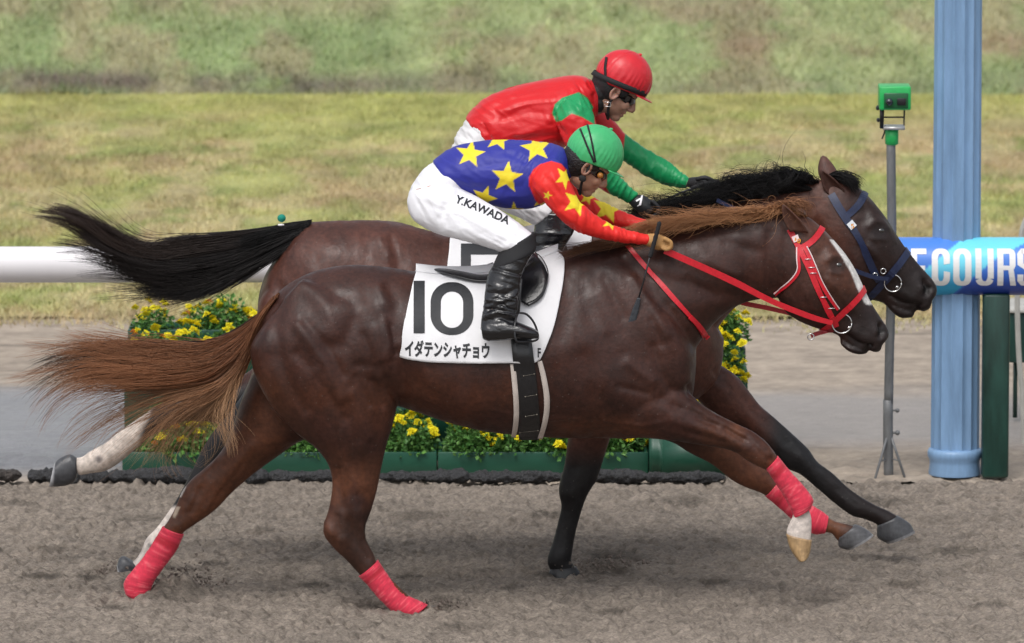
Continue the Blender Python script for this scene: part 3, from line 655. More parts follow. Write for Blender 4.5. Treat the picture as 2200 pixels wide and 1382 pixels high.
# marigolds
def leafmesh(n, rx, ry, rz, seed):
    g = np.random.default_rng(seed); V = []; F = []; C = []
    for i in range(n):
        u = g.normal(0, 1, 3); u /= np.linalg.norm(u); rad = g.random() ** .4; p = u * np.array((rx, ry, rz)) * rad; p[2] = abs(p[2]) * 1.0 + .01
        d = u * np.array((1, 1, .5)) + g.normal(0, .7, 3); d /= np.linalg.norm(d); s = np.cross(d, g.normal(0, 1, 3)); s /= np.linalg.norm(s); up = np.cross(d, s); L = g.uniform(.018, .036); W = L * g.uniform(.22, .34)
        b = len(V); V += [p, p + d * L * .5 + s * W + up * .003, p + d * L, p + d * L * .5 - s * W + up * .003, p + d * L * .5 - up * .003]
        F += [(b, b + 4, b + 2, b + 1), (b, b + 3, b + 2, b + 4)]
        k = g.random(); c = np.array((.045, .15, .03)) * (1 - k) + np.array((.13, .29, .06)) * k * 1; C += [c * g.uniform(.7, 1.2)] * 5
    return V, F, C
def bloom(r, seed, orange=False):
    g = np.random.default_rng(seed); V = []; F = []; C = []
    base = np.array((.95, .82, .03)) if not orange else np.array((.75, .27, .01))
    for L in range(5):
        n = 13 - L * 2; rr = r * (1 - L * .2); z = L * r * .17
        for k in range(n):
            a = 2 * math.pi * (k + .5 * (L % 2)) / n + g.normal(0, .08); da = math.pi / n * 1.15; b = len(V); q = rr * g.uniform(.88, 1.08); zz = z + g.normal(0, r * .06)
            V += [(0, 0, z), (q * .75 * math.cos(a - da), q * .75 * math.sin(a - da), zz + r * .10), (q * math.cos(a), q * math.sin(a), zz - r * .03), (q * .75 * math.cos(a + da), q * .75 * math.sin(a + da), zz + r * .10)]
            F.append((b, b + 1, b + 2, b + 3)); c = base * g.uniform(.85, 1.1) ; C += [c * .8, c, c, c]
    return V, F, C
blooms = [bloom(.026, 1), bloom(.030, 2), bloom(.022, 3), bloom(.019, 4, True)]
bl_me = []
for q, (V, F, C) in enumerate(blooms):
    o = mesh('flower', V, F, m_petal, cols=np.array(C), smooth=False); bl_me.append(o.data); bpy.data.objects.remove(o)
lf_me = []
for q in range(5):
    V, F, C = leafmesh(620, .12, .11, .165, 40 + q); V = list(V)
    o = mesh('foliage', V, F, m_leaf, cols=np.array(C), smooth=False); lf_me.append(o.data); bpy.data.objects.remove(o)
gm = np.random.default_rng(5)
LB = ['marigold plant with yellow heads growing in the low front planters', 'marigold plant with yellow heads in the middle step trough', 'marigold plant with yellow heads in the top step trough']
def plant(x, y, z, tier, sc=1.0):
    e = empty('marigold_plant', (x, y, z - .03), LB[tier], 'flower plant', ['marigolds in the low front planters', 'marigolds in the middle trough', 'marigolds in the top trough'][tier])
    o = bpy.data.objects.new('foliage', lf_me[gm.integers(5)]); COL.objects.link(o); o.parent = e; o.scale = (sc, sc, sc * gm.uniform(.85, 1.1)); o.rotation_euler = (0, 0, gm.uniform(0, 6))
    for k in range(gm.integers(10, 17)):
        o = bpy.data.objects.new('flower', bl_me[gm.choice(4, p=(.34, .32, .26, .08))]); COL.objects.link(o); o.parent = e
        a = gm.uniform(0, 6.28); rr = .12 * math.sqrt(gm.uniform(0, 1)); dx, dy = rr * math.cos(a), rr * math.sin(a); top = .185 * math.sqrt(max(.15, 1 - (rr / .135) ** 2))
        o.location = (dx, dy - .02, top + gm.uniform(-.045, .02)); o.rotation_euler = (gm.uniform(.1, .8), gm.uniform(-.4, .4), gm.uniform(0, 6))
for (a, b, Y0, dp, z1), tier in tiers:
    n = max(2, int((b - a) / .165))
    for k in range(n):
        for row in ((0, 1) if tier == 0 else (0,)):
            plant(a + .07 + (b - a - .14) * (k + .5 + gm.uniform(-.2, .2) + (.25 if row else 0)) / n, Y0 + (.09 + .15 * row if tier == 0 else .09) + gm.uniform(-.02, .02), z1 - .02 * (tier > 0), tier, gm.uniform(.85, 1.08) * (1.15 if row else 1))
ze = float(PX(0, 838, YP + .2)[2]); a, b, Y0, dp, z1 = planter('short green trough at the right end of the flower display', 1500, 1596, YP + .06, .3, ze - .10, ze)
for k in range(2): plant(a + .04 + .07 * k, Y0 + .08, z1 - .02, 0, .85)
for k in range(3): plant(X0(1562, YP) - .1 * k, YP + .34, zb - .17, 1, .85)
for k in range(2): plant(X0(1560, YP) - .1 * k, YP + .40, zb - .04, 1, .8); plant(X0(1570, YP) - .12 * k, YP + .80, zt - .03, 2, .9)
for k in range(3): plant(X0(1415 + 55 * k, YP), YP + .06, zc, 0, .9)
# ================================================================ HORSES
def coatmat(name, sheen, rough=.42, bump=.25):
    m = mat(name, attr='col', rough=rough, spec=.36, namp=.34, nscale=8, bump=bump, bscale=75, bdist=.0022, sheen=sheen, coat=.0)
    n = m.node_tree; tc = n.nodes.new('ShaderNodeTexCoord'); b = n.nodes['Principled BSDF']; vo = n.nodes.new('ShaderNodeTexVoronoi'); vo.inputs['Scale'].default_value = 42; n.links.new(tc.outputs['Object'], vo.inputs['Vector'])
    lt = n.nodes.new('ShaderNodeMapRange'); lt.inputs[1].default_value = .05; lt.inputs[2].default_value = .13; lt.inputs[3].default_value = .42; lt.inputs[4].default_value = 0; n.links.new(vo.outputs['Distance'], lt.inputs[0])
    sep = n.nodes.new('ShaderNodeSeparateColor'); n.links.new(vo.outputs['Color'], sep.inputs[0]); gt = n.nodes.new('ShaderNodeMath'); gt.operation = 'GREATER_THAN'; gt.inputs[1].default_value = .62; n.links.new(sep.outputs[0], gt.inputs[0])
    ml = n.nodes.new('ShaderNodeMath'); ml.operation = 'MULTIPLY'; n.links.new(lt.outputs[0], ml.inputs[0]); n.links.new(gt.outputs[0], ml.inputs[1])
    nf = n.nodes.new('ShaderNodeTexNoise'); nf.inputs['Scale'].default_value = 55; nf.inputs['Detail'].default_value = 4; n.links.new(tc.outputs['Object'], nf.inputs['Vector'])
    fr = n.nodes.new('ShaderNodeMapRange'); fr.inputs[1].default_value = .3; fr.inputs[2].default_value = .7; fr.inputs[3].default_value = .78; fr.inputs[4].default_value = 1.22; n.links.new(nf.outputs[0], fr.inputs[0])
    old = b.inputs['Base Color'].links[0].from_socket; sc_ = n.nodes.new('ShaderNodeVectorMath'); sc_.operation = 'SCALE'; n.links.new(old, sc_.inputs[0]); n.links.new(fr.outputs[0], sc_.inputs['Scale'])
    mxx = n.nodes.new('ShaderNodeMix'); mxx.data_type = 'RGBA'; n.links.new(ml.outputs[0], mxx.inputs[0]); n.links.new(sc_.outputs[0], mxx.inputs[6]); mxx.inputs[7].default_value = (.16, .14, .125, 1); n.links.new(mxx.outputs[2], b.inputs['Base Color'])  # pale specks painted into the coat colour as glints of rain drops
    t = n.nodes.new('ShaderNodeTexNoise'); t.inputs['Scale'].default_value = 14; t.inputs['Detail'].default_value = 5
    mp_ = n.nodes.new('ShaderNodeMapping'); mp_.inputs['Scale'].default_value = (1.6, 1, .7); n.links.new(tc.outputs['Object'], mp_.inputs[0]); n.links.new(mp_.outputs[0], t.inputs['Vector'])
    r_ = n.nodes.new('ShaderNodeMapRange'); r_.inputs[1].default_value = .35; r_.inputs[2].default_value = .7; r_.inputs[3].default_value = rough - .09; r_.inputs[4].default_value = rough + .16
    n.links.new(t.outputs[0], r_.inputs[0]); n.links.new(r_.outputs[0], n.nodes['Principled BSDF'].inputs['Roughness'])
    return m
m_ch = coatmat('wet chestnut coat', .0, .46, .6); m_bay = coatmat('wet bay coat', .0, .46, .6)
m_hair = mat('horse hair', attr='col', rough=.5, spec=.25); m_hoof = mat('hoof', attr='col', rough=.35, namp=.25, nscale=60, nstretch=(1, 1, .3), bump=.3, bscale=120)
m_eye = mat('wet eye', (.008, .005, .004), .04, spec=1, coat=1)
m_steel = mat('polished steel', (.75, .75, .75), .18, metal=1)
m_red = mat('red leather', (.58, .012, .025), .38, namp=.15, nscale=60, bump=.25, bscale=200, bdist=.001); m_navy = mat('navy leather', (.012, .02, .06), .4, namp=.2, nscale=60, bump=.2, bscale=200, bdist=.001)
m_pipe = mat('pale piping', (.75, .6, .6), .5)

FD = []
def finish_body(parts, strokes, vox, colf, root, m, it=9, eyes=()):
    V, F = fuse(parts, vox, it); V = sculpt(V, F, strokes, gain=1.05); V = folds(V, F, FD)
    E = np.concatenate([F[:, [0, 1]], F[:, [1, 2]], F[:, [2, 3]], F[:, [3, 0]]]); V = umbrella(V, E, .4); V = umbrella(V, E, -.41)
    x, y = PROJ(V); N = normals(V, F); o = mesh('body', V, F, m, root, cols=colf(V, x, y, N)); return V, F, bvh(V, F)
def hoof(name, st, Y0, yc, w, col, root, shoe=True, m=None):
    """st: rows of photo pairs from the coronet to the ground edge"""
    rows = [[*r[:4], w * (1 + .28 * i / (len(st) - 1)), yc] for i, r in enumerate(st)]; V, F = loft(rows, Y0, 28, 3, 2.2); n = len(V); k = np.linspace(0, 1, n)
    c = np.array(col)[None] * np.ones((n, 1)); c = c * (.8 + .4 * rng.random((n, 1))); c[k > .90] = np.array((.5, .5, .52)) if shoe else c[k > .90]
    mesh(name, V, F, m or m_hoof, root, cols=c)
def bandage(st, Y0, m, root, turns=11, seed=0):
    S = cr([list(r) for r in st], 14); n = 40; V = []; F = []; g = np.random.default_rng(seed)
    for i, r in enumerate(S):
        Y = Y0 + r[5]; T = PX(r[0], r[1], Y); B = PX(r[2], r[3], Y); c = (T + B) / 2; h = (T - B) / 2; t = i / (len(S) - 1)
        for k in range(n):
            a = 2 * math.pi * k / n; ph = t * turns * 3.2 + a / (2 * math.pi); rid = (ph % 1) ** 2 * .040 + .035 * float(vn(t * 30, a * 2, seed)); ca, sa = math.cos(a), math.sin(a)
            V.append(c + h * ca * (1.0 + rid) + np.array((0, r[4] * sa * (1.0 + rid), 0)))
    N = len(S)
    for i in range(N - 1):
        for k in range(n): F.append((i * n + k, i * n + (k + 1) % n, (i + 1) * n + (k + 1) % n, (i + 1) * n + k))
    F.append(tuple(range(n))[::-1]); F.append(tuple(range((N - 1) * n, N * n))); 
    tt = np.repeat(np.linspace(0, 1, N), n); Vn = np.array(V); st = fbm(tt * turns * 5, np.tile(np.arange(n) * .18, N), 3 + seed, 2); c = np.array((.66, .032, .070))[None] * (.70 + .6 * st)[:, None]; c = lerp3(c, (.72, .16, .18), sstep(.62, .75, st) * .5); c = lerp3(c, (.40, .008, .02), sstep(.20, .16, tt) * sstep(.08, .12, tt) * .7); return mesh('leg_bandage', V, F, m, root, cols=c)
def earmesh(tip, b0, b1, Y0, yc, lean, m, root, col, open_near=True):
    """cupped leaf-shaped ear between two base points"""
    T = PX(*tip, Y0 + yc + lean); A = PX(*b0, Y0 + yc); B = PX(*b1, Y0 + yc); V = []; F = []; n = 10; k = 9
    mid = (A + B) / 2
    for i in range(n + 1):
        t = i / n; wd = (1 - t) ** .6 * (1 + .35 * math.sin(t * math.pi)) ; c = mid * (1 - t) + T * t; half = (B - A) / 2 * wd
        for j in range(k):
            u = j / (k - 1) * 2 - 1; cup = (1 - u * u) * .022 * wd; V.append(c + half * u + np.array((0, cup * (1 if open_near else -1) - .008 * wd, 0)))
    G = np.array(V).reshape(n + 1, k, 3); V, F = slab(G, .005); o = mesh('ear', V, F, m, root, cols=np.tile(col, (len(V), 1))); return o

# ---------------------------------------------------------------- chestnut, number 10
Y1 = 0.0
h1 = empty('racehorse', GP(1050, 1300), 'dark chestnut racehorse in front with red leg bandages, red bridle and coppery tail', 'horse')
trunk = [ # top, bottom, half width, y, egg
 (566, 668, 556, 720, .05, 0), (585, 642, 552, 790, .13, 0), (610, 618, 575, 850, .19, 0, -.05), (650, 594, 640, 890, .24, 0, -.05), (700, 577, 712, 910, .262, 0, -.05), (760, 570, 772, 905, .268, 0, -.05),
 (830, 575, 840, 872, .262, 0, -.05), (890, 584, 895, 884, .268, 0, -.10), (960, 590, 958, 905, .282, 0, -.14), (1040, 588, 1040, 925, .288, 0, -.16), (1110, 572, 1120, 934, .285, 0, -.16), (1180, 548, 1200, 940, .272, 0, -.18),
 (1240, 534, 1285, 940, .255, 0, -.22), (1290, 524, 1370, 940, .240, 0, -.25), (1345, 530, 1440, 920, .225, 0, -.22), (1400, 570, 1482, 868, .20, 0, -.1), (1440, 630, 1494, 800, .16, 0), (1470, 690, 1496, 745, .09, 0)]
neck = [(1215, 540, 1400, 880, .20, 0, -.2), (1270, 522, 1450, 812, .185, 0, -.25), (1335, 508, 1492, 752, .165, 0, -.25), (1400, 497, 1525, 705, .14, 0, -.25), (1470, 486, 1560, 672, .118, 0, -.2), (1540, 474, 1595, 652, .102, 0, -.12), (1610, 463, 1632, 643, .09, 0), (1668, 458, 1668, 640, .083, 0), (1705, 468, 1685, 625, .075, 0)]
head = [(1672, 462, 1672, 628, .066, 0), (1705, 458, 1676, 652, .085, 0), (1735, 466, 1690, 672, .098, 0), (1762, 486, 1712, 687, .104, 0), (1784, 508, 1735, 698, .108, 0, .05), (1806, 533, 1757, 706, .106, 0, .12), (1824, 557, 1776, 712, .098, 0, .18), (1840, 584, 1790, 716, .084, 0, .2), (1853, 612, 1802, 722, .072, 0, .15), (1866, 640, 1812, 732, .064, 0, .1), (1880, 664, 1826, 744, .060, 0), (1893, 684, 1842, 752, .060, 0), (1905, 702, 1856, 752, .056, 0), (1910, 716, 1872, 750, .046, 0), (1907, 728, 1886, 748, .028, 0)]
lips = [(1805, 728, 1806, 740, .030, 0), (1822, 738, 1822, 754, .040, 0), (1842, 742, 1842, 761, .042, 0), (1862, 748, 1862, 760, .034, 0)]
ulip = [(1862, 735, 1866, 752, .045, 0), (1880, 725, 1882, 757, .048, 0), (1896, 722, 1893, 752, .036, 0)]
hindN = [ # near (right) hind: buttock, thigh, gaskin, hock, cannon
 (612, 640, 650, 600, .05, -.10), (545, 730, 800, 640, .13, -.125), (541, 780, 842, 720, .15, -.125), (556, 825, 856, 790, .15, -.125), (590, 882, 856, 850, .135, -.125), (636, 930, 846, 905, .115, -.125), (682, 966, 832, 950, .092, -.125), (706, 1000, 820, 1002, .070, -.12), (714, 1040, 810, 1052, .056, -.12),
 (707, 1090, 797, 1098, .048, -.12), (695, 1128, 786, 1128, .045, -.12), (697, 1152, 785, 1150, .043, -.12), (717, 1178, 792, 1170, .040, -.12), (745, 1205, 803, 1190, .034, -.12), (775, 1238, 812, 1212, .031, -.12), (806, 1275, 842, 1245, .031, -.12), (838, 1306, 872, 1275, .034, -.12), (862, 1318, 902, 1300, .032, -.12), (895, 1318, 922, 1304, .028, -.12), (920, 1326, 940, 1310, .028, -.12)]
hindF = [(600, 700, 640, 640, .08, .10), (545, 800, 760, 700, .12, .125), (515, 870, 740, 840, .12, .125), (497, 925, 690, 925, .105, .125), (474, 972, 640, 950, .085, .125), (440, 1006, 590, 985, .068, .125), (412, 1030, 545, 1018, .056, .125), (392, 1055, 500, 1056, .047, .125), (378, 1088, 462, 1096, .044, .125), (362, 1118, 420, 1126, .040, .125), (350, 1135, 391, 1148, .034, .125), (330, 1168, 374, 1188, .030, .125), (308, 1198, 350, 1220, .031, .125), (284, 1228, 330, 1246, .036, .125), (272, 1255, 324, 1266, .036, .125), (277, 1276, 316, 1280, .030, .125), (284, 1290, 310, 1292, .028, .125), (286, 1304, 316, 1306, .030, .125)]
foreN = [(1330, 760, 1300, 900, .07, -.12), (1410, 790, 1340, 935, .085, -.13), (1470, 835, 1400, 942, .085, -.13), (1512, 872, 1450, 947, .075, -.13), (1548, 894, 1500, 955, .062, -.13), (1585, 912, 1545, 962, .052, -.13), (1617, 927, 1580, 972, .047, -.13), (1643, 947, 1606, 990, .047, -.13), (1660, 966, 1630, 1003, .044, -.13), (1673, 986, 1648, 1012, .036, -.13), (1695, 1014, 1668, 1038, .029, -.13), (1718, 1040, 1690, 1068, .029, -.13), (1742, 1072, 1701, 1095, .034, -.13), (1738, 1094, 1703, 1108, .032, -.13), (1743, 1110, 1698, 1120, .028, -.13), (1744, 1130, 1690, 1138, .030, -.13), (1742, 1160, 1691, 1150, .030, -.13), (1738, 1172, 1697, 1164, .024, -.13)]
foreF = [(1390, 800, 1330, 930, .08, .12), (1470, 860, 1430, 945, .075, .13), (1530, 910, 1480, 972, .062, .13), (1580, 945, 1530, 998, .052, .13), (1620, 975, 1570, 1030, .047, .13), (1648, 1002, 1602, 1047, .046, .13), (1668, 1030, 1640, 1062, .036, .13), (1700, 1060, 1680, 1092, .030, .13), (1735, 1086, 1715, 1120, .031, .13), (1760, 1100, 1745, 1142, .034, .13), (1778, 1112, 1766, 1144, .030, .13), (1800, 1122, 1786, 1146, .027, .13), (1826, 1128, 1800, 1162, .030, .13), (1850, 1136, 1815, 1165, .028, .13)]
def P(p, w=20): return p
S1 = [
 # hindquarter
 ([(600, 640), (592, 700), (598, 760), (622, 830), (655, 880)], 9, -.009), ([(640, 700), (690, 770), (735, 850)], 9, .010), ([(655, 690), (700, 740), (752, 830)], 7, -.006), ([(570, 700), (566, 770), (590, 840)], 14, .008),
 ([(830, 622), (846, 660), (852, 720)], 12, -.007), ([(815, 620), (828, 650)], 12, .014), ([(770, 785), (815, 786), (836, 778)], 7, -.006), ([(755, 690), (740, 740), (700, 745)], 12, -.006), ([(790, 670), (812, 720), (822, 770)], 14, .010),
 ([(800, 820), (822, 870)], 6, -.006), ([(812, 812), (838, 862)], 6, .006), ([(700, 640), (760, 640)], 26, .006), ([(650, 640), (690, 690)], 14, -.005), ([(855, 760), (868, 830)], 10, -.010),
 ([(745, 900), (760, 980), (762, 1060)], 9, -.005), ([(775, 960), (785, 1040)], 9, .006), ([(728, 1010), (735, 1090)], 6, -.007), ([(712, 1140), (735, 1160)], 8, .006), ([(750, 1120), (765, 1165), (790, 1200)], 5, -.005), ([(770, 1100), (780, 1150)], 6, .005),
 # barrel, ribs
 ([(900, 790), (1000, 880), (1090, 915)], 24, .006), ([(880, 800), (930, 850)], 10, -.005), ([(1190, 800), (1200, 900)], 16, -.006),
 # shoulder and neck
 ([(1335, 545), (1385, 600), (1445, 670), (1480, 740)], 12, -.009), ([(1300, 560), (1350, 620), (1400, 690)], 22, .010), ([(1260, 600), (1275, 680), (1330, 760)], 16, -.009), ([(1405, 745), (1420, 800), (1440, 836)], 7, -.010), ([(1440, 700), (1465, 760), (1470, 810)], 20, .012),
 ([(1478, 830), (1484, 848)], 6, -.012), ([(1340, 720), (1390, 770)], 20, -.006), ([(1250, 770), (1280, 840), (1320, 890)], 14, -.007), ([(1230, 740), (1280, 720), (1330, 740)], 26, .008), ([(1290, 820), (1350, 860), (1420, 880)], 22, .008), ([(1210, 560), (1222, 640), (1210, 720)], 14, -.006), ([(1250, 570), (1290, 620)], 20, .006),
 ([(1400, 590), (1500, 620), (1590, 640)], 9, -.008), ([(1430, 640), (1510, 660)], 14, .006), ([(1440, 540), (1540, 560), (1620, 590)], 20, .006), ([(1400, 510), (1520, 500), (1630, 488)], 8, -.004), ([(1600, 540), (1610, 590), (1600, 630)], 12, -.006), ([(1655, 500), (1650, 560), (1660, 620)], 8, -.009),
 # foreleg
 ([(1450, 870), (1530, 905), (1600, 940)], 6, -.006), ([(1450, 905), (1540, 930), (1600, 965)], 8, .006), ([(1480, 930), (1560, 950)], 5, -.006), ([(1540, 925), (1610, 950)], 4, -.004), ([(1630, 965), (1645, 985)], 9, .005), ([(1655, 985), (1660, 1000)], 6, -.004), ([(1510, 880), (1560, 905)], 7, .004),
 ([(470, 1000), (420, 1060)], 8, -.007, 0, 1), ([(440, 1030), (400, 1090)], 7, .006, 0, 1), ([(540, 960), (480, 1040)], 9, .006, 0, 1), ([(400, 1080), (385, 1120)], 5, -.004, 0, 1),
 # face
 ([(1690, 640), (1722, 668), (1752, 668)], 8, .004), ([(1700, 575), (1718, 620), (1745, 640)], 22, .007), ([(1760, 700), (1768, 655), (1760, 600)], 6, -.006), ([(1778, 600), (1812, 640), (1830, 665)], 5, .006), ([(1790, 640), (1815, 690)], 12, -.008), ([(1800, 630), (1840, 690)], 8, -.004),
 ([(1776, 560), (1790, 551), (1808, 554), (1817, 566)], 4.5, .006), ([(1785, 585), (1806, 588)], 4, .005), ([(1800, 572)], 8, -.004), ([(1758, 548), (1772, 530)], 8, -.006), ([(1765, 500), (1790, 545)], 8, .004), ([(1842, 600), (1868, 655)], 7, -.004),
 ([(1893, 700), (1897, 712), (1892, 722)], 5.5, -.022), ([(1884, 700), (1886, 722), (1896, 728)], 4, .006), ([(1896, 692), (1907, 704)], 4, .005), ([(1820, 722), (1845, 738), (1872, 744)], 3.2, -.010), ([(1832, 712), (1860, 728)], 6, .004), ([(1862, 755), (1868, 745)], 3, -.012),
 ([(1480, 872), (1530, 900), (1600, 934)], 2.6, .0035), ([(1300, 905), (1380, 915), (1430, 905)], 3, .0030), ([(585, 880), (640, 930), (690, 965)], 3, .003), ([(730, 930), (745, 1000), (740, 1060)], 2.8, .0035), ([(745, 1000), (765, 1060)], 2.5, .003), ([(1060, 880), (1150, 905), (1240, 900)], 3, .0028),
 ([(1640, 940), (1655, 975)], 5, .005), ([(1620, 960), (1650, 990)], 3, -.004), ([(700, 1120), (712, 1148)], 6, .006), ([(725, 1110), (728, 1150)], 4, -.005), ([(770, 1060), (775, 1120)], 4, -.004), ([(1560, 920), (1600, 945)], 3, -.005), ([(1500, 900), (1540, 915)], 4, -.005), ([(1420, 860), (1460, 880)], 7, -.006), ([(430, 1050), (410, 1100)], 4, -.005, 0, 1), ([(470, 1050), (440, 1095)], 4, .005, 0, 1), ([(520, 1000), (470, 1060)], 4, -.004, 0, 1),
 ([(640, 760), (700, 830), (740, 900)], 8, -.006), ([(680, 800), (730, 860)], 8, .007), ([(720, 640), (770, 650), (800, 690)], 10, -.006), ([(660, 620), (700, 660), (720, 720)], 10, .005), ([(780, 720), (800, 770)], 6, -.006), ([(826, 690), (836, 740), (830, 800)], 6, .007), ([(840, 700), (850, 760)], 4, -.006), ([(745, 820), (770, 880), (790, 940)], 7, .006), ([(765, 810), (795, 870)], 5, -.006),
 ([(1360, 600), (1400, 660), (1430, 720)], 7, .008), ([(1300, 600), (1340, 680)], 8, -.006), ([(1270, 640), (1300, 710)], 9, .006), ([(1350, 780), (1400, 820)], 8, .008), ([(1330, 830), (1390, 845)], 5, -.006), ([(1400, 690), (1420, 740)], 6, -.006), ([(1450, 660), (1480, 700)], 6, .006), ([(1520, 560), (1580, 590)], 8, .005), ([(1480, 600), (1540, 640)], 6, -.005), ([(1560, 520), (1630, 540)], 8, -.005), ([(1712, 500), (1722, 530)], 9, -.007), ([(1730, 490), (1745, 500)], 8, .008)]
def col_ch(V, x, y, N):
    n = fbm(V[:, 0] * 7, V[:, 2] * 7, 5, 4); n2 = fbm(V[:, 0] * 2.2, V[:, 2] * 2.2, 6, 3); c = lerp3((.030, .0105, .0076), (.050, .0172, .0112), n)
    low = np.clip(sstep(700, 900, y) * sstep(.42, .6, n2), 0, 1); c = lerp3(c, (.085, .027, .012), low * .75)
    rear = sstep(660, 560, x) * sstep(760, 860, y); c = lerp3(c, (.10, .034, .015), rear * .7)
    gask = sstep(940, 1040, y) * sstep(900, 850, x) ; c = lerp3(c, (.11, .040, .020), gask * sstep(.35, .6, n) * .8); dk = sstep(1040, 1130, y) * sstep(700, 750, x) * sstep(830, 800, x); c = lerp3(c, (.014, .007, .006), dk * .7)
    fl = sstep(1440, 1560, x) * sstep(850, 930, y); c = lerp3(c, (.11, .040, .020), fl * sstep(.3, .6, n) * .8)
    # white markings
    so = ((x > 1680) & (y > 1090) & (V[:, 1] < 0)) * sstep(1096, 1106, y + 8 * (n - .5)); c = lerp3(c, (.62, .55, .5), so)
    so = (x < 330) * sstep(1278, 1286, y); c = lerp3(c, (.6, .52, .48), so)
    fp = ((V[:, 1] > 0) & (x > 1770) & (y > 1100)) * 1.0; c = lerp3(c, (.15, .058, .028), fp)
    bp = ((x > 900) & (x < 960) & (y > 1290)) * 1.0; c = lerp3(c, (.14, .07, .05), bp)
    # chestnut scar marks on the far hind leg
    c = lerp3(c, (.42, .33, .25), sstep(5, 3, segdist(x, y, [(382, 1092), (375, 1108)]))); c = lerp3(c, (.5, .45, .42), sstep(3, 1.5, segdist(x, y, [(398, 1046), (388, 1066)])))
    fh = sstep(1700, 1750, x) * sstep(1870, 1830, x) * sstep(640, 560, y - (x - 1750) * .6) ; c = lerp3(c, (.10, .037, .021), fh * .6)
    mz = sstep(1770, 1850, x) * sstep(590, 690, y + (x - 1850) * .4); c = lerp3(c, (.013, .009, .009), np.clip(mz, 0, 1) * .9)
    ey = sstep(26, 12, np.hypot((x - 1800), (y - 570))); c = lerp3(c, (.016, .009, .008), ey * .7)
    flc = segdist(x, y, [(1796, 512), (1822, 548), (1840, 580), (1853, 612), (1868, 642)]); bl = sstep(15, 11, flc + 4 * (n - .5)) * (x > 1780) * (y > 515); c = lerp3(c, (.62, .6, .58), bl)
    nos = sstep(11, 5, np.hypot((x - 1894), (y - 711) * .8)); c = lerp3(c, (.006, .004, .004), nos)
    return c
FD = [(700, 720, 90, 55, 34, .0010, 51), (800, 720, 60, 80, 30, .0012, 52), (1000, 760, 130, 85, 22, .0016, 53), (1350, 700, 100, 60, 32, .0011, 54), (1480, 600, 80, 25, 30, .0010, 55), (1480, 900, 60, 30, 12, .0020, 56), (740, 950, 60, 80, 16, .0018, 57), (480, 1020, 60, 130, 14, .0018, 58), (1740, 620, 60, 60, 16, .0016, 59), (1200, 640, 80, 80, 30, .0007, 60)]
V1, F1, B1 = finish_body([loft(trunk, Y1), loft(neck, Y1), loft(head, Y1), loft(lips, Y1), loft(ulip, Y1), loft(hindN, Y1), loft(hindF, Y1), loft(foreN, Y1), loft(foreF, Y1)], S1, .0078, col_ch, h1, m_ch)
mp = MB(); c = hit(B1, 1801, 570, -.004); mp.ell(c + np.array((0, .007, 0)), (.018, .014, .013)); mp.build('eye', m_eye, h1); mp = MB(); mp.ell(c * np.array((1, -1, 1)) + np.array((0, -.010, 0)), (.018, .014, .013)); mp.build('eye', m_eye, h1)
cdk = (.085, .036, .024)
earmesh((1682, 438), (1697, 498), (1737, 500), Y1, -.088, -.015, m_ch, h1, cdk); earmesh((1700, 432), (1706, 470), (1734, 468), Y1, .05, .012, m_ch, h1, (.12, .055, .035), False)
hoof('hoof', [(1689, 1147, 1744, 1160), (1692, 1162, 1743, 1172), (1698, 1180, 1741, 1184), (1708, 1196, 1738, 1194), (1716, 1206, 1734, 1200)], Y1, -.13, .034, (.40, .26, .13), h1, False)
hoof('hoof', [(1838, 1127, 1799, 1156), (1850, 1131, 1801, 1165), (1864, 1139, 1803, 1176), (1877, 1150, 1822, 1182)], Y1, .13, .038, (.075, .075, .08), h1)
hoof('hoof', [(905, 1308, 940, 1302), (910, 1326, 962, 1316), (910, 1338, 975, 1330)], Y1, -.12, .034, (.12, .09, .07), h1)
hoof('hoof', [(283, 1292, 312, 1292), (280, 1306, 322, 1306), (276, 1318, 330, 1318)], Y1, .125, .036, (.3, .24, .2), h1)
m_band = mat('red bandage', attr='col', rough=.8, namp=.12, nscale=40, nstretch=(2, 2, 1), sheen=.1, bump=.5, bscale=120, bdist=.002)
bandage([(771, 1238, 812, 1204, .042, -.12), (790, 1257, 826, 1226, .039, -.12), (812, 1283, 846, 1252, .039, -.12), (840, 1311, 874, 1279, .042, -.12), (862, 1325, 907, 1294, .044, -.12), (884, 1325, 918, 1300, .040, -.12)], Y1, m_band, h1, 12, 1)
bandage([(350, 1131, 394, 1148, .044, .125), (334, 1158, 380, 1180, .040, .125), (309, 1196, 354, 1216, .040, .125), (285, 1226, 334, 1244, .045, .125), (268, 1250, 325, 1262, .046, .125), (270, 1275, 320, 1276, .042, .125), (284, 1287, 311, 1286, .034, .125)], Y1, m_band, h1, 12, 2)
bandage([(1671, 980, 1645, 1007, .046, -.13), (1697, 1012, 1666, 1038, .040, -.13), (1722, 1040, 1686, 1068, .040, -.13), (1746, 1072, 1700, 1096, .044, -.13), (1742, 1092, 1706, 1112, .040, -.13)], Y1, m_band, h1, 9, 3)
bandage([(1672, 1034, 1644, 1066, .044, .13), (1704, 1060, 1680, 1096, .038, .13), (1740, 1084, 1712, 1124, .039, .13), (1764, 1098, 1746, 1146, .042, .13), (1780, 1110, 1772, 1146, .036, .13)], Y1, m_band, h1, 9, 4)
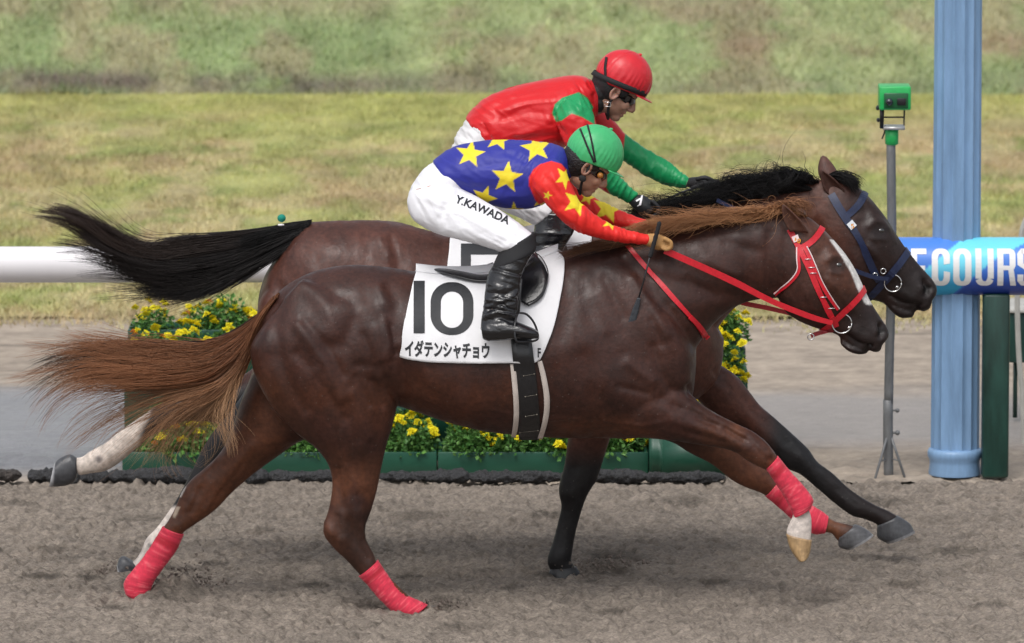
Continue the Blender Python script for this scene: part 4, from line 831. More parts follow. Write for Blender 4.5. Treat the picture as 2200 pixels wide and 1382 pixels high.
# tail
dk, cp = (.028, .011, .008), (.36, .135, .055)
TG = [
 [(574, 664), (538, 692), (490, 722), (440, 738), (363, 734), (283, 732), (161, 731), (60, 727)],
 [(572, 668), (530, 705), (470, 744), (400, 752), (320, 745), (226, 742), (140, 748), (50, 776)],
 [(570, 672), (528, 716), (468, 762), (390, 774), (300, 768), (200, 762), (110, 775), (30, 812)],
 [(568, 676), (526, 728), (466, 780), (385, 796), (290, 790), (190, 788), (105, 808), (40, 862)],
 [(566, 680), (524, 740), (464, 796), (385, 812), (290, 812), (190, 812), (115, 842), (62, 905)],
 [(564, 684), (522, 752), (462, 810), (385, 826), (290, 832), (200, 840), (130, 874), (84, 945)],
 [(562, 688), (520, 762), (460, 822), (390, 838), (300, 850), (220, 870), (150, 915), (108, 975)],
 [(562, 690), (518, 770), (458, 832), (395, 848), (320, 868), (250, 895), (190, 940), (150, 990)],
 [(561, 692), (517, 776), (460, 840), (405, 860), (350, 888), (300, 925), (255, 965), (200, 1010)],
 [(560, 694), (516, 782), (470, 846), (420, 870), (375, 905), (335, 945), (312, 990), (280, 1030)],
 [(558, 696), (515, 788), (480, 850), (440, 878), (402, 915), (380, 960), (384, 1000), (404, 1012)],
 [(558, 698), (514, 792), (488, 852), (462, 884), (436, 920), (416, 955), (428, 985), (462, 978)],
 [(556, 700), (512, 797), (494, 854), (480, 888), (474, 920), (484, 950), (478, 980), (450, 990)],
 [(556, 702), (514, 802), (500, 854), (498, 890), (503, 925), (515, 955), (526, 985), (530, 1005)]]
n_ = len(TG)
TG3 = [[PX(x, y, (-.03 + .10 * math.sin(k * 1.3) * (j / 7) - .16 * (k / n_) * (j > 0) * min(1, j / 3))) for j, (x, y) in enumerate(g)] for k, g in enumerate(TG)]
hair('tail', TG3[:7], 1050, m_hair, h1, .009, .0013, 22, (dk, cp), .95, .45, .038, (.42, .20, .10), 3, 44, 3, .06)
hair('tail', TG3[6:11], 300, m_hair, h1, .009, .0012, 22, ((.06, .026, .015), (.42, .19, .09)), .97, .35, .030, (.42, .23, .12), 3, 26, 35, .05)
hair('tail', [[q + np.array((0, .05, 0)) for q in g] for g in TG3[:6]], 800, m_hair, h1, .008, .0016, 14, ((.018, .010, .008), (.07, .03, .018)), .5, .6, .006, None, 2, 40, 31, .02)
hair('tail_fringe', TG3[8:], 300, m_hair, h1, .010, .0012, 24, ((.08, .035, .018), (.46, .22, .10)), .97, .30, .032, (.44, .27, .15), 2, 30, 4, .04)
hair('tail_base', [[PX(x, y, -.01 + dy) for x, y in q] for q, dy in (([(600, 632), (566, 662), (540, 700), (505, 730), (470, 750)], -.03), ([(590, 640), (562, 678), (535, 730), (500, 775), (465, 800)], -.06), ([(580, 655), (556, 700), (532, 760), (505, 810), (480, 835)], -.05), ([(572, 675), (552, 720), (536, 770), (520, 820), (505, 850)], -.02))], 900, m_hair, h1, .008, .0014, 10, ((.09, .035, .018), (.34, .14, .06)), .6, .3, .004, None, 2.5, 50, 5, .015)
# mane: lies along the crest, blown back
def crest(pts, Y): return [PX(x, y, Y) for x, y in pts]
MG = []
base = [(1735, 466), (1700, 452), (1660, 462), (1610, 468), (1560, 474), (1510, 482), (1460, 492), (1415, 500), (1390, 505)]
for i, (x, y) in enumerate(base):
    L = (70, 95, 130, 140, 140, 130, 110, 80, 60)[i]
    MG.append([PX(x, y, -.01), PX(x - L * .2, y - 7 - (i == 1) * 5, -.05), PX(x - L * .6, y - 4 + (i % 2) * 4, -.092), PX(x - L * 1.15, y + 8 + (i % 2) * 8, -.106)])
hair('mane', MG, 1000, m_hair, h1, .009, .0012, 16, ((.08, .030, .014), (.52, .23, .095)), .96, .65, .034, (.52, .27, .13), 1.0, 60, 6, .05)
hair('forelock', [[PX(1700, 446, -.01), PX(1722, 432, -.02), PX(1745, 446, -.04), PX(1757, 474, -.05)], [PX(1690, 450, -.0), PX(1690, 432, -.03), PX(1720, 438, -.05), PX(1742, 462, -.06)], [PX(1680, 455, .0), PX(1660, 438, -.03), PX(1650, 440, -.05), PX(1610, 446, -.05)]], 320, m_hair, h1, .010, .0012, 12, ((.10, .04, .02), (.38, .18, .09)), .5, .4, .012, None, 1.2, 30, 7, .05)
hair('mane_tuft', [[PX(1400, 502, -.03), PX(1350, 514, -.06), PX(1290, 520, -.07), PX(1215, 530, -.08)], [PX(1400, 508, -.05), PX(1340, 522, -.09), PX(1270, 530, -.11), PX(1200, 545, -.12)], [PX(1380, 516, -.07), PX(1320, 528, -.11), PX(1260, 536, -.13), PX(1205, 560, -.14)]], 420, m_hair, h1, .008, .0012, 12, ((.06, .028, .016), (.22, .10, .05)), .5, .3, .006, None, 1, 30, 8, .02)
# bridle
br = empty('bridle', PX(1770, 600, Y1), None, None); br.parent = h1; br.location = Vector([float(q) for q in PX(1770, 600, Y1)]) - h1.location
def linkw(o, parent): # child of a nested empty: keep world position
    o.parent = parent; o.location = -(parent.location + parent.parent.location) if parent.parent else -parent.location
    return o
def sm(name, VF, m, parent, **k):
    o = mesh(name, VF[0], VF[1], m, None, smooth=name in ('bit_ring', 'bit_stud', 'strap_ring', 'buckle'), **k); return linkw(o, parent)
sm('noseband', ringstrap(B1, (1857, 622), (1786, 692), Y1, .024, .004), m_red, br)
sm('browband', strap(B1, [(1719, 535), (1738, 524), (1755, 507), (1767, 489)], 13, .003, .004), m_red, br)
sm('cheek_strap', strap(B1, [(1696, 494), (1712, 525), (1728, 556), (1744, 590), (1758, 625), (1772, 652), (1786, 680)], 12, .003, .004), m_red, br)
sm('cheek_strap', strap(B1, [(1728, 530), (1745, 568), (1765, 610), (1782, 640), (1800, 664)], 8, .006, .003), m_red, br)
sm('throat_strap', strap(B1, [(1713, 532), (1715, 560), (1716, 582), (1704, 600), (1685, 618), (1664, 632)], 8, .003, .003), m_red, br)
sm('piping', strap(B1, [(1711, 532), (1712, 560), (1713, 580), (1700, 600), (1682, 616), (1662, 630)], 2.2, .0065, .0015), m_pipe, br)
sm('piping', strap(B1, [(1734, 530), (1751, 568), (1771, 610), (1787, 640), (1803, 662)], 2, .009, .0015), m_pipe, br)
sm('bit_strap', strap(B1, [(1786, 680), (1793, 690), (1797, 700)], 11, .006, .004), m_red, br)
sm('chin_strap', strap(B1, [(1790, 706), (1775, 712), (1758, 716), (1742, 722)], 9, .004, .004, fbY=-.04), mat('dark red leather', (.22, .012, .018), .5), br)
def torus(c, r, t, sx=1., n=28, yt=0.):
    pts = [c + np.array((r * sx * math.cos(a), yt * math.cos(a), r * math.sin(a))) for a in np.linspace(0, 2 * math.pi, n)]; return tube3(pts, t, 8)
c = hit(B1, 1808, 693, .010); sm('bit_ring', torus(c, .040, .0028), m_steel, br)
mp = MB(); mp.ell(PX(1824, 704, c[1] - .003), (.007,) * 3); V, F = mp.flat(); sm('bit_stud', (V, F), m_steel, br)
c = PX(1742, 724, -.06); sm('strap_ring', torus(c, .013, .0025), m_steel, br)
for x, y in ((1736, 560), (1744, 578), (1747, 590), (1770, 640), (1785, 664)):
    q = hit(B1, x, y, .010); 
    if q is not None:
        mp = MB(); mp.tube([q + np.array((-.014, 0, .005)), q + np.array((.012, 0, -.006)) * 1.0 + np.array((0, 0, .012))], .0018, 6); V, F = mp.flat(); sm('buckle', (V, F), m_steel, br)
sm('number_tag', strap(B1, [(1707, 508), (1712, 520)], 15, .009, .003, nx=3), m_pipe, br)
def textat(s, c, w, h, y, m, parent, off=.02, rot=0, name='number'):
    f = lambda u, v: PX(c[0] + (u - .5) * w * math.cos(rot) + (v - .5) * h * math.sin(rot), c[1] - (v - .5) * h * math.cos(rot) + (u - .5) * w * math.sin(rot), y)
    return linkw(mesh(name, *lettering(textpoly(s, off), f), m, None, smooth=False), parent)
q = hit(B1, 1711, 516, .0155); m_org = mat('orange print', (.85, .33, .02), .5); textat('10', (1714, 517), 13, 10, q[1], m_org, br, rot=.25)
# rein straps
def rib(pts, wpx, th=.005):
    """free hanging strap: points (x,y,Y)"""
    Q = cr([list(p) for p in pts], 8); T = np.gradient(Q[:, :2], axis=0); T /= np.linalg.norm(T, axis=1)[:, None]; N_ = np.stack([-T[:, 1], T[:, 0]], 1); W = np.interp(np.linspace(0, 1, len(Q)), np.linspace(0, 1, len(np.atleast_1d(wpx))), np.atleast_1d(wpx))
    G = np.array([[PX(Q[i, 0] + N_[i, 0] * s * W[i], Q[i, 1] + N_[i, 1] * s * W[i], Q[i, 2]) for s in (-.5, -.25, .25, .5)] for i in range(len(Q))]); return slab(G, th)
sm('rein', rib([(1428, 538, -.17), (1500, 570, -.165), (1580, 607, -.15), (1660, 648, -.13), (1740, 680, -.11), (1788, 694, -.095)], [14, 14, 14, 12, 12, 10]), m_red, br)
sm('rein', rib([(1560, 640, .14), (1600, 652, .13), (1650, 662, .12), (1700, 674, .11), (1780, 694, .08)], [9, 10, 10, 9, 8]), m_red, br)
sm('neck_strap', strap(B1, [(1346, 526), (1375, 560), (1410, 600), (1450, 645), (1485, 684), (1503, 708), (1512, 726)], [9, 10, 10, 9, 8], .006, .004), m_red, br)
sm('neck_strap', strap(B1, [(1480, 680), (1500, 700), (1511, 716), (1522, 727)], [12, 11, 10, 10], .010, .004), m_red, br)
# ---------------------------------------------------------------- bay, number 5
Y2 = 0.92
h2 = empty('racehorse', (PX(1150, 1200, Y2)[0], Y2, 0), 'bay racehorse on the far side with black mane, black tail and dark blue bridle', 'horse')
trunk = [(655, 482, 610, 530, .06, 0), (672, 478, 566, 600, .14, 0), (700, 476, 556, 680, .20, 0), (740, 475, 600, 760, .25, 0), (790, 474, 720, 800, .268, 0), (850, 478, 820, 790, .27, 0), (905, 492, 900, 800, .275, 0, -.1), (970, 508, 975, 830, .285, 0, -.14),
 (1050, 514, 1050, 855, .29, 0, -.16), (1130, 505, 1130, 872, .285, 0, -.16), (1200, 488, 1210, 882, .27, 0, -.18), (1260, 474, 1290, 885, .255, 0, -.22), (1320, 466, 1390, 880, .24, 0, -.25), (1380, 480, 1470, 868, .225, 0, -.22), (1430, 520, 1520, 840, .20, 0, -.1), (1470, 570, 1548, 795, .16, 0), (1500, 630, 1556, 730, .09, 0)]
neck = [(1260, 480, 1440, 820, .20, 0, -.2), (1320, 466, 1500, 760, .185, 0, -.25), (1385, 453, 1545, 700, .165, 0, -.25), (1450, 441, 1580, 660, .14, 0, -.25), (1520, 428, 1630, 625, .118, 0, -.2), (1590, 415, 1680, 600, .102, 0, -.12), (1660, 402, 1720, 585, .09, 0), (1725, 390, 1760, 575, .083, 0), (1775, 385, 1780, 565, .075, 0)]
head = [(1742, 400, 1752, 560, .066, 0), (1780, 386, 1762, 588, .085, 0), (1815, 386, 1778, 608, .098, 0), (1845, 403, 1800, 622, .104, 0), (1866, 422, 1822, 634, .108, 0, .05), (1888, 448, 1845, 640, .106, 0, .12), (1906, 472, 1864, 644, .098, 0, .18), (1922, 498, 1880, 646, .084, 0, .2), (1938, 522, 1893, 650, .072, 0, .15), (1955, 545, 1905, 656, .064, 0, .1), (1972, 566, 1920, 664, .060, 0), (1990, 586, 1938, 668, .060, 0), (2004, 602, 1955, 666, .056, 0), (2013, 618, 1976, 662, .046, 0), (2012, 632, 1992, 656, .028, 0)]
lips = [(1905, 642, 1900, 652, .030, 0), (1925, 652, 1918, 672, .040, 0), (1946, 660, 1936, 683, .042, 0), (1966, 668, 1960, 682, .034, 0)]
ulip = [(1966, 646, 1968, 664, .045, 0), (1986, 636, 1984, 669, .048, 0), (2004, 632, 1999, 662, .036, 0)]
hindF = [(690, 560, 760, 640, .10, .11), (600, 720, 760, 760, .13, .125), (545, 790, 700, 850, .11, .125), (480, 826, 600, 905, .085, .125), (420, 844, 500, 912, .066, .125), (372, 858, 440, 905, .054, .125), (334, 874, 396, 906, .048, .125), (308, 892, 362, 918, .042, .125), (284, 908, 332, 932, .036, .125), (256, 928, 300, 958, .033, .125), (229, 950, 272, 982, .033, .125), (206, 963, 246, 1002, .038, .125), (190, 972, 222, 1013, .036, .125), (176, 982, 196, 1017, .031, .125), (160, 984, 168, 1022, .033, .125)]
hindN = [(660, 560, 740, 600, .08, -.10), (560, 640, 770, 720, .14, -.125), (556, 740, 740, 820, .14, -.125), (530, 830, 670, 900, .11, -.125), (490, 890, 600, 945, .08, -.125), (460, 925, 540, 975, .062, -.125), (436, 962, 492, 1004, .050, -.125), (418, 1000, 462, 1030, .045, -.125), (398, 1040, 442, 1056, .042, -.125), (380, 1072, 412, 1090, .036, -.125), (360, 1102, 390, 1118, .031, -.125), (338, 1132, 366, 1150, .031, -.125), (314, 1158, 350, 1176, .036, -.125), (304, 1182, 334, 1196, .034, -.125), (290, 1204, 316, 1212, .030, -.125), (276, 1210, 300, 1226, .032, -.125)]
foreF = [(1390, 700, 1330, 830, .08, .12), (1480, 740, 1410, 850, .09, .13), (1548, 785, 1480, 848, .08, .13), (1582, 808, 1525, 885, .066, .13), (1607, 837, 1566, 905, .056, .13), (1634, 872, 1600, 925, .050, .13), (1664, 898, 1632, 952, .048, .13), (1702, 932, 1662, 980, .048, .13), (1736, 964, 1690, 1006, .046, .13), (1756, 992, 1720, 1020, .038, .13), (1788, 1016, 1756, 1050, .031, .13), (1820, 1046, 1796, 1084, .030, .13), (1850, 1068, 1830, 1108, .036, .13), (1880, 1085, 1852, 1114, .033, .13), (1905, 1096, 1882, 1126, .030, .13), (1930, 1110, 1890, 1140, .033, .13)]
foreN = [(1210, 780, 1400, 800, .09, -.12), (1216, 860, 1350, 870, .09, -.125), (1222, 920, 1318, 925, .07, -.125), (1218, 960, 1304, 962, .056, -.125), (1213, 1000, 1294, 996, .048, -.125), (1203, 1035, 1283, 1030, .047, -.125), (1201, 1060, 1266, 1056, .046, -.125), (1206, 1088, 1254, 1084, .038, -.125), (1198, 1125, 1243, 1120, .031, -.125), (1188, 1162, 1234, 1158, .031, -.125), (1178, 1192, 1229, 1190, .037, -.125), (1176, 1210, 1227, 1206, .036, -.125), (1182, 1226, 1236, 1220, .032, -.125), (1180, 1240, 1244, 1236, .034, -.125)]
S2 = [([(580, 560), (600, 620), (600, 700)], 10, -.009), ([(640, 540), (690, 610), (740, 680)], 18, .009), ([(840, 520), (856, 560), (860, 620)], 9, -.010), ([(820, 515), (835, 545)], 14, .012), ([(700, 540), (760, 530)], 26, .006), ([(590, 600), (580, 650)], 14, .008),
 ([(1240, 940), (1235, 990)], 8, .005), ([(1235, 1020), (1225, 1060)], 9, .004), ([(1215, 1100), (1205, 1180)], 4, -.003), ([(1540, 800), (1620, 880), (1690, 950)], 8, -.006), ([(1560, 810), (1640, 890)], 8, .006), ([(1720, 980), (1735, 1000)], 8, .005), ([(1800, 1050), (1840, 1085)], 4, -.003),
 ([(1690, 470), (1760, 520), (1800, 560)], 12, -.009), ([(1640, 440), (1760, 460)], 14, .008), ([(1600, 470), (1700, 500), (1740, 560)], 16, .008), ([(1745, 450), (1758, 520), (1760, 570)], 8, -.010),
 ([(1790, 500), (1805, 545), (1832, 570)], 22, .008), ([(1850, 630), (1856, 585), (1846, 530)], 6, -.006), ([(1866, 530), (1900, 570), (1920, 596)], 5, .007), ([(1876, 570), (1905, 620)], 12, -.008), ([(1890, 560), (1930, 615)], 8, -.004), ([(1832, 460), (1856, 450)], 7, -.005),
 ([(1867, 486), (1880, 475), (1898, 479), (1908, 491)], 4.5, .006), ([(1876, 512), (1898, 514)], 4, .005), ([(1891, 498)], 8, -.004), ([(1850, 476), (1862, 458)], 8, -.006), ([(1930, 530), (1962, 585)], 7, -.004), ([(1852, 425), (1880, 470)], 8, .004),
 ([(1988, 606), (1996, 618), (1990, 632)], 6, -.024), ([(1980, 606), (1980, 630), (1990, 638)], 4, .006), ([(1992, 600), (2006, 612)], 4, .005), ([(1912, 636), (1940, 652), (1974, 656)], 3.2, -.010), ([(1930, 626), (1960, 640)], 6, .004), ([(1966, 674), (1970, 660)], 3, -.012)]
def col_bay(V, x, y, N):
    n = fbm(V[:, 0] * 7, V[:, 2] * 7, 15, 4); n2 = fbm(V[:, 0] * 2.2, V[:, 2] * 2.2, 16, 3); c = lerp3((.060, .0215, .0150), (.088, .032, .0215), n); blk = (.012, .011, .012)
    far = V[:, 1] > Y2
    dF = segdist(x, y, [(1100, 860), (1500, 900)]); k = sstep(1610, 1680, x + 12 * (n - .5)) * sstep(840, 900, y); c = lerp3(c, blk, k)
    k = sstep(945, 1010, y + 30 * (n - .5)) * (x > 1100) * (x < 1400); c = lerp3(c, blk, k)
    k = sstep(640, 560, x) * sstep(790, 850, y); c = lerp3(c, blk, k)
    wF = far * (x < 420) * sstep(318, 300, x + 18 * (n - .5) + .25 * (y - 930)); c = lerp3(c, (.60, .52, .46), wF * sstep(.10, .3, n + .3))
    sp = wF * sstep(9, 5, np.hypot(x - 212, y - 987)); c = lerp3(c, (.12, .11, .12), sp * .8)
    wN = (~far) * (x < 480) * sstep(1082, 1094, y + 8 * (n - .5) * 2); c = lerp3(c, (.60, .53, .48), wN); c = lerp3(c, (.10, .09, .09), wN * sstep(7, 4, np.hypot(x - 322, y - 1172)) * .7)
    mz = sstep(1860, 1950, x) * sstep(500, 610, y + (x - 1950) * .4); c = lerp3(c, (.014, .011, .012), np.clip(mz, 0, 1) * .9); c = lerp3(c, (.012, .0075, .007), sstep(1800, 1880, x) * .75)
    ey = sstep(26, 12, np.hypot((x - 1891), (y - 496))); c = lerp3(c, (.012, .008, .008), ey * .8); nos = sstep(12, 5, np.hypot((x - 1991), (y - 620) * .8)); c = lerp3(c, (.004, .003, .003), nos)
    dk = sstep(1700, 1760, x) * sstep(560, 520, y) * sstep(1830, 1780, x); c = lerp3(c, (.09, .032, .018), dk * .5)
    hd = sstep(1760, 1800, x) * sstep(.45, .6, n2); c = lerp3(c, (.014, .008, .0075), hd * .6)
    return c
FD = [(700, 560, 90, 55, 26, .0022, 61), (850, 520, 80, 80, 26, .002, 62), (1560, 850, 60, 50, 14, .0018, 63), (1700, 500, 80, 25, 22, .0024, 64), (1830, 560, 60, 60, 16, .0016, 65), (1240, 1000, 50, 90, 12, .0018, 66)]
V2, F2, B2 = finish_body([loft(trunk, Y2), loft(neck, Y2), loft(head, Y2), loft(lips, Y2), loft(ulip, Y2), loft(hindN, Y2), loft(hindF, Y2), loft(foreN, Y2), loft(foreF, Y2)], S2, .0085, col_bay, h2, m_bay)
mp = MB(); c = hit(B2, 1892, 496, -.004); mp.ell(c + np.array((0, .007, 0)), (.018, .014, .013)); mp.build('eye', m_eye, h2)
mp = MB(); mp.ell((c[0], 2 * Y2 - c[1] - .010, c[2]), (.018, .014, .013)); mp.build('eye', m_eye, h2)
earmesh((1764, 364), (1780, 420), (1816, 414), Y2, -.05, -.012, m_bay, h2, (.05, .02, .014)); earmesh((1768, 334), (1764, 384), (1800, 384), Y2, .05, .03, m_bay, h2, (.09, .04, .03), False)
hc = (.06, .062, .068)
hoof('hoof', [(1929, 1108, 1885, 1128), (1944, 1117, 1884, 1142), (1957, 1127, 1886, 1156), (1966, 1144, 1906, 1168)], Y2, .13, .038, hc, h2)
hoof('hoof', [(1182, 1222, 1238, 1218), (1178, 1234, 1246, 1231), (1176, 1246, 1250, 1244)], Y2, -.125, .036, (.02, .02, .022), h2)
hoof('hoof', [(165, 984, 165, 1024), (150, 976, 158, 1036), (128, 985, 140, 1044), (117, 996, 106, 1046)], Y2, .125, .036, hc, h2)
hoof('hoof', [(284, 1205, 302, 1224), (266, 1195, 292, 1234), (256, 1200, 280, 1246), (251, 1215, 262, 1252)], Y2, -.125, .036, hc, h2)
bk = (.004, .004, .0045); bk2 = (.014, .012, .012)
TB = [
 [(664, 478), (610, 484), (520, 499), (440, 503), (370, 516), (310, 532), (240, 500), (185, 466), (120, 441), (62, 440)],
 [(664, 480), (610, 488), (520, 508), (440, 515), (370, 528), (305, 540), (240, 512), (182, 474), (125, 446), (70, 446)],
 [(662, 484), (608, 496), (520, 522), (440, 530), (370, 542), (300, 548), (238, 522), (180, 482), (130, 452), (82, 450)],
 [(660, 488), (604, 506), (516, 538), (440, 550), (370, 560), (300, 560), (240, 536), (184, 496), (140, 462), (98, 456)],
 [(658, 492), (600, 516), (510, 555), (435, 570), (370, 580), (310, 574), (250, 550), (190, 530), (140, 520), (84, 522)],
 [(656, 496), (596, 526), (505, 570), (430, 592), (370, 600), (320, 592), (270, 574), (210, 556), (140, 550), (80, 556)],
 [(654, 500), (590, 536), (500, 584), (430, 610), (380, 620), (340, 612), (300, 600), (260, 606), (220, 600), (180, 606)],
 [(652, 504), (584, 546), (500, 596), (440, 620), (400, 634), (370, 640), (340, 636), (300, 630), (250, 628), (200, 632)],
 [(650, 508), (590, 550), (530, 582), (490, 600), (455, 618), (425, 634), (400, 642), (370, 648), (340, 660), (320, 668)],
 [(652, 506), (618, 540), (580, 562), (550, 576), (530, 588), (500, 606), (470, 622), (440, 636), (410, 652), (390, 668)]]
TB3 = [[PX(x, y, Y2 - .02 + .07 * math.sin(k * 1.3) * (j / 9) - .06 * (k / 10)) for j, (x, y) in enumerate(g)] for k, g in enumerate(TB)]
hair('tail', TB3[:4], 2000, m_hair, h2, .008, .0015, 20, (bk, bk2), .9, .35, .020, (.060, .038, .03), 2.5, 46, 13, .05)
hair('tail', TB3[3:7], 420, m_hair, h2, .008, .0012, 20, (bk, bk2), .95, .25, .016, (.03, .022, .02), 2.5, 20, 43, .05)
hair('tail', TB3[3:10], 1800, m_hair, h2, .012, .0016, 20, (bk, bk2), .85, .35, .012, (.03, .024, .022), 2.5, 60, 33, .05, .80)
hair('tail_fringe', TB3[5:], 420, m_hair, h2, .012, .0012, 16, (bk, bk2), .8, .4, .012, None, 2, 30, 14, .04)
core = [(668, 474, 652, 516, .045, 0), (640, 476, 628, 528, .045, 0), (600, 482, 592, 545, .045, 0), (560, 494, 552, 562, .04, 0), (500, 512, 490, 588, .04, 0), (430, 530, 420, 612, .04, 0), (370, 540, 362, 610, .035, 0), (310, 545, 305, 590, .02, 0), (270, 540, 268, 560, .008, 0)]
V, F = loft(core, Y2 - .02, 24, 5); mesh('tail_dock', V, F, mat('black hair mass', (.004, .004, .0045), .75, spec=.1, bump=1, bscale=60, nstretch=(.3, 1, 2), bdist=.01), h2)
MG = []
base = [(1762, 392), (1752, 390), (1742, 390), (1715, 392), (1665, 400), (1610, 410), (1550, 420), (1490, 430), (1440, 440), (1400, 450)]
for i, (x, y) in enumerate(base):
    L = (90, 90, 90, 95, 90, 80, 70, 90, 90, 70)[i]; up = (8, 10, 12, 18, 12, 24, 6, -6, -4, 4)[i]
    MG.append([PX(x, y + 4, Y2 - .01), PX(x - L * .2, y - up, Y2 - .05), PX(x - L * .55, y - up * .9, Y2 - .09), PX(x - L, y + 6 + (i % 2) * 8, Y2 - .11)])
hair('mane', MG, 1700, m_hair, h2, .014, .0014, 16, (bk, bk2), .95, .65, .032, None, 1.0, 90, 16, .06)
MG2 = [[PX(x, y + 16, Y2 - .05), PX(x - 26, y + 6, Y2 - .09), PX(x - 60, y + 8, Y2 - .115), PX(x - 95, y + 20, Y2 - .12)] for x, y in base[2:]]
hair('mane', MG2, 1700, m_hair, h2, .012, .0017, 10, (bk, bk2), .4, .3, .012, None, 1, 60, 17, .04)
hair('tail_base', [[PX(x, y, Y2 - .045 + dy) for x, y in q] for q, dy in (([(668, 474), (620, 480), (560, 494), (500, 506)], .02), ([(662, 482), (615, 494), (560, 512), (500, 530)], -.01), ([(656, 494), (610, 512), (560, 534), (505, 560)], -.01), ([(650, 508), (608, 528), (560, 556), (515, 585)], 0))], 900, m_hair, h2, .008, .0015, 10, (bk, bk2), .6, .3, .004, None, 1.5, 40, 45, .015)
hair('forelock', [[PX(1778, 380, Y2), PX(1800, 372, Y2 - .03), PX(1826, 380, Y2 - .05), PX(1848, 405, Y2 - .06)], [PX(1790, 384, Y2), PX(1812, 380, Y2 - .04), PX(1832, 392, Y2 - .06), PX(1846, 412, Y2 - .07)]], 420, m_hair, h2, .012, .0014, 10, (bk, bk2), .4, .3, .010, None, 1.4, 20, 18, .02)
# small green ball marker clipped to the tail
mp = MB(); mp.ell(PX(605, 469, Y2 - .02), (.018, .018, .017)); g_ = tag(mp.build('tail_pompom', mat('green wool', (.005, .24, .17), .8, bump=1, bscale=150, bdist=.004), h2))
mp = MB(); q = PX(604, 483, Y2 - .03); mp.box(q[0] - .013, q[0] + .013, q[1] - .01, q[1] + .01, q[2] - .004, q[2] + .003); mp.build('tail_clip', m_rail, h2)
b2 = bpy.data.objects.new('bridle', None); COL.objects.link(b2); b2.parent = h2; b2.location = Vector([float(q) for q in PX(1860, 520, Y2)]) - h2.location
sm('noseband', ringstrap(B2, (1946, 545), (1876, 628), Y2, .030, .004), m_navy, b2)
sm('browband', strap(B2, [(1812, 470), (1830, 455), (1848, 435), (1858, 414)], 15, .003, .004), m_navy, b2)
sm('cheek_strap', strap(B2, [(1786, 418), (1802, 446), (1822, 478), (1838, 500), (1855, 530), (1862, 548), (1880, 590), (1888, 604)], [17, 17, 16, 14, 13, 16, 16, 14], .003, .004), m_navy, b2)
sm('buckle', torus(hit(B2, 1897, 580, .012), .011, .0022), m_steel, b2); sm('buckle', torus(hit(B2, 1878, 590, .012), .010, .0022), m_steel, b2)
c = hit(B2, 1918, 606, .012); sm('bit_ring', torus(c, .036, .0028), m_steel, b2); mp = MB(); mp.ell(PX(1927, 617, c[1] - .003), (.007,) * 3); sm('bit_stud', mp.flat(), m_steel, b2)
sm('number_tag', strap(B2, [(1824, 478), (1834, 490)], 15, .009, .003), m_steel, b2); q = hit(B2, 1829, 484, .016); textat('5', (1832, 486), 7, 10, q[1], m_org, b2, rot=-.1)
sm('rein', rib([(1540, 430, Y2 - .17), (1620, 470, Y2 - .17), (1740, 540, Y2 - .14), (1860, 590, Y2 - .12), (1908, 600, Y2 - .10)], [8, 9, 9, 9, 8]), m_navy, b2)
# ================================================================ TACK on the chestnut
m_cloth = mat('white number cloth', (.78, .78, .80), .7, namp=.03, nscale=20, bump=.25, bscale=35, bdist=.004)
m_ink = mat('black ink', (.018, .02, .024), .6, namp=.3, nscale=60)
m_leather = mat('black leather', (.012, .012, .014), .28, namp=.3, nscale=40, bump=.35, bscale=70, bdist=.003, spec=.6)
m_matte = mat('black matte cloth', (.012, .012, .014), .8, bump=.4, bscale=200, bdist=.002)
m_rim = mat('pale girth lining', (.60, .53, .48), .7, namp=.12, nscale=20)
def bez(P, u): return np.stack([np.interp(u, np.linspace(0, 1, len(P)), [p[k] for p in P]) for k in (0, 1)], -1)
def clothgrid(B, Y0, top, bot, left, right, nu=90, nv=46, off=.009, seed=0):
    u = np.linspace(0, 1, nu); v = np.linspace(0, 1, nv); T = bez(cr(top, 6), u); Bt = bez(cr(bot, 6), u); L = bez(cr(left, 6), v); Rr = bez(cr(right, 6), v); G = np.zeros((nu, nv, 3)); U, W = np.meshgrid(u, v, indexing='ij')
    Q = (1 - W)[..., None] * T[:, None] + W[..., None] * Bt[:, None] + (1 - U)[..., None] * L[None] + U[..., None] * Rr[None] - ((1 - U) * (1 - W))[..., None] * T[0] - (U * (1 - W))[..., None] * T[-1] - ((1 - U) * W)[..., None] * Bt[0] - (U * W)[..., None] * Bt[-1]
    for i in range(nu):
        last = None
        for j in range(nv - 1, -1, -1):
            h = hit(B, Q[i, j, 0], Q[i, j, 1], off + .007 * float(vn(u[i] * 9 + v[j] * 3, v[j] * 4, seed)) * (.3 + v[j])); 
            if h is None: h = PX(Q[i, j, 0], Q[i, j, 1], last[1] + .02 if last is not None else Y0 - .2)
            G[i, j] = h; last = h
    for _ in range(4): G[1:-1, 1:-1] = G[1:-1, 1:-1] * .4 + (G[2:, 1:-1] + G[:-2, 1:-1] + G[1:-1, 2:] + G[1:-1, :-2]) * .15
    V, F = slab(G, .004); M = G.copy(); M[..., 1] = 2 * Y0 - M[..., 1]; V2_, F2_ = slab(M[::-1], -.004)
    a, b = G[:, 0], M[:, 0]; rows = [a]
    for t in (.15, .35, .5, .65, .85): c = a * (1 - t) + b * t; c[:, 2] += .03 * math.sin(math.pi * t) ; rows.append(c)
    rows.append(b); V3, F3 = slab(np.array(rows), .004); return (V, F), join([(V, F), (V2_, F2_), (V3, F3)])
nearG, allG = clothgrid(B1, Y1, [(893, 590), (960, 596), (1040, 592), (1120, 576), (1200, 546)], [(861, 766), (892, 774), (940, 779), (1020, 781), (1097, 780), (1140, 781), (1160, 772)], [(893, 590), (882, 630), (870, 690), (861, 766)], [(1200, 546), (1214, 566), (1206, 625), (1186, 712), (1160, 772)], seed=3)
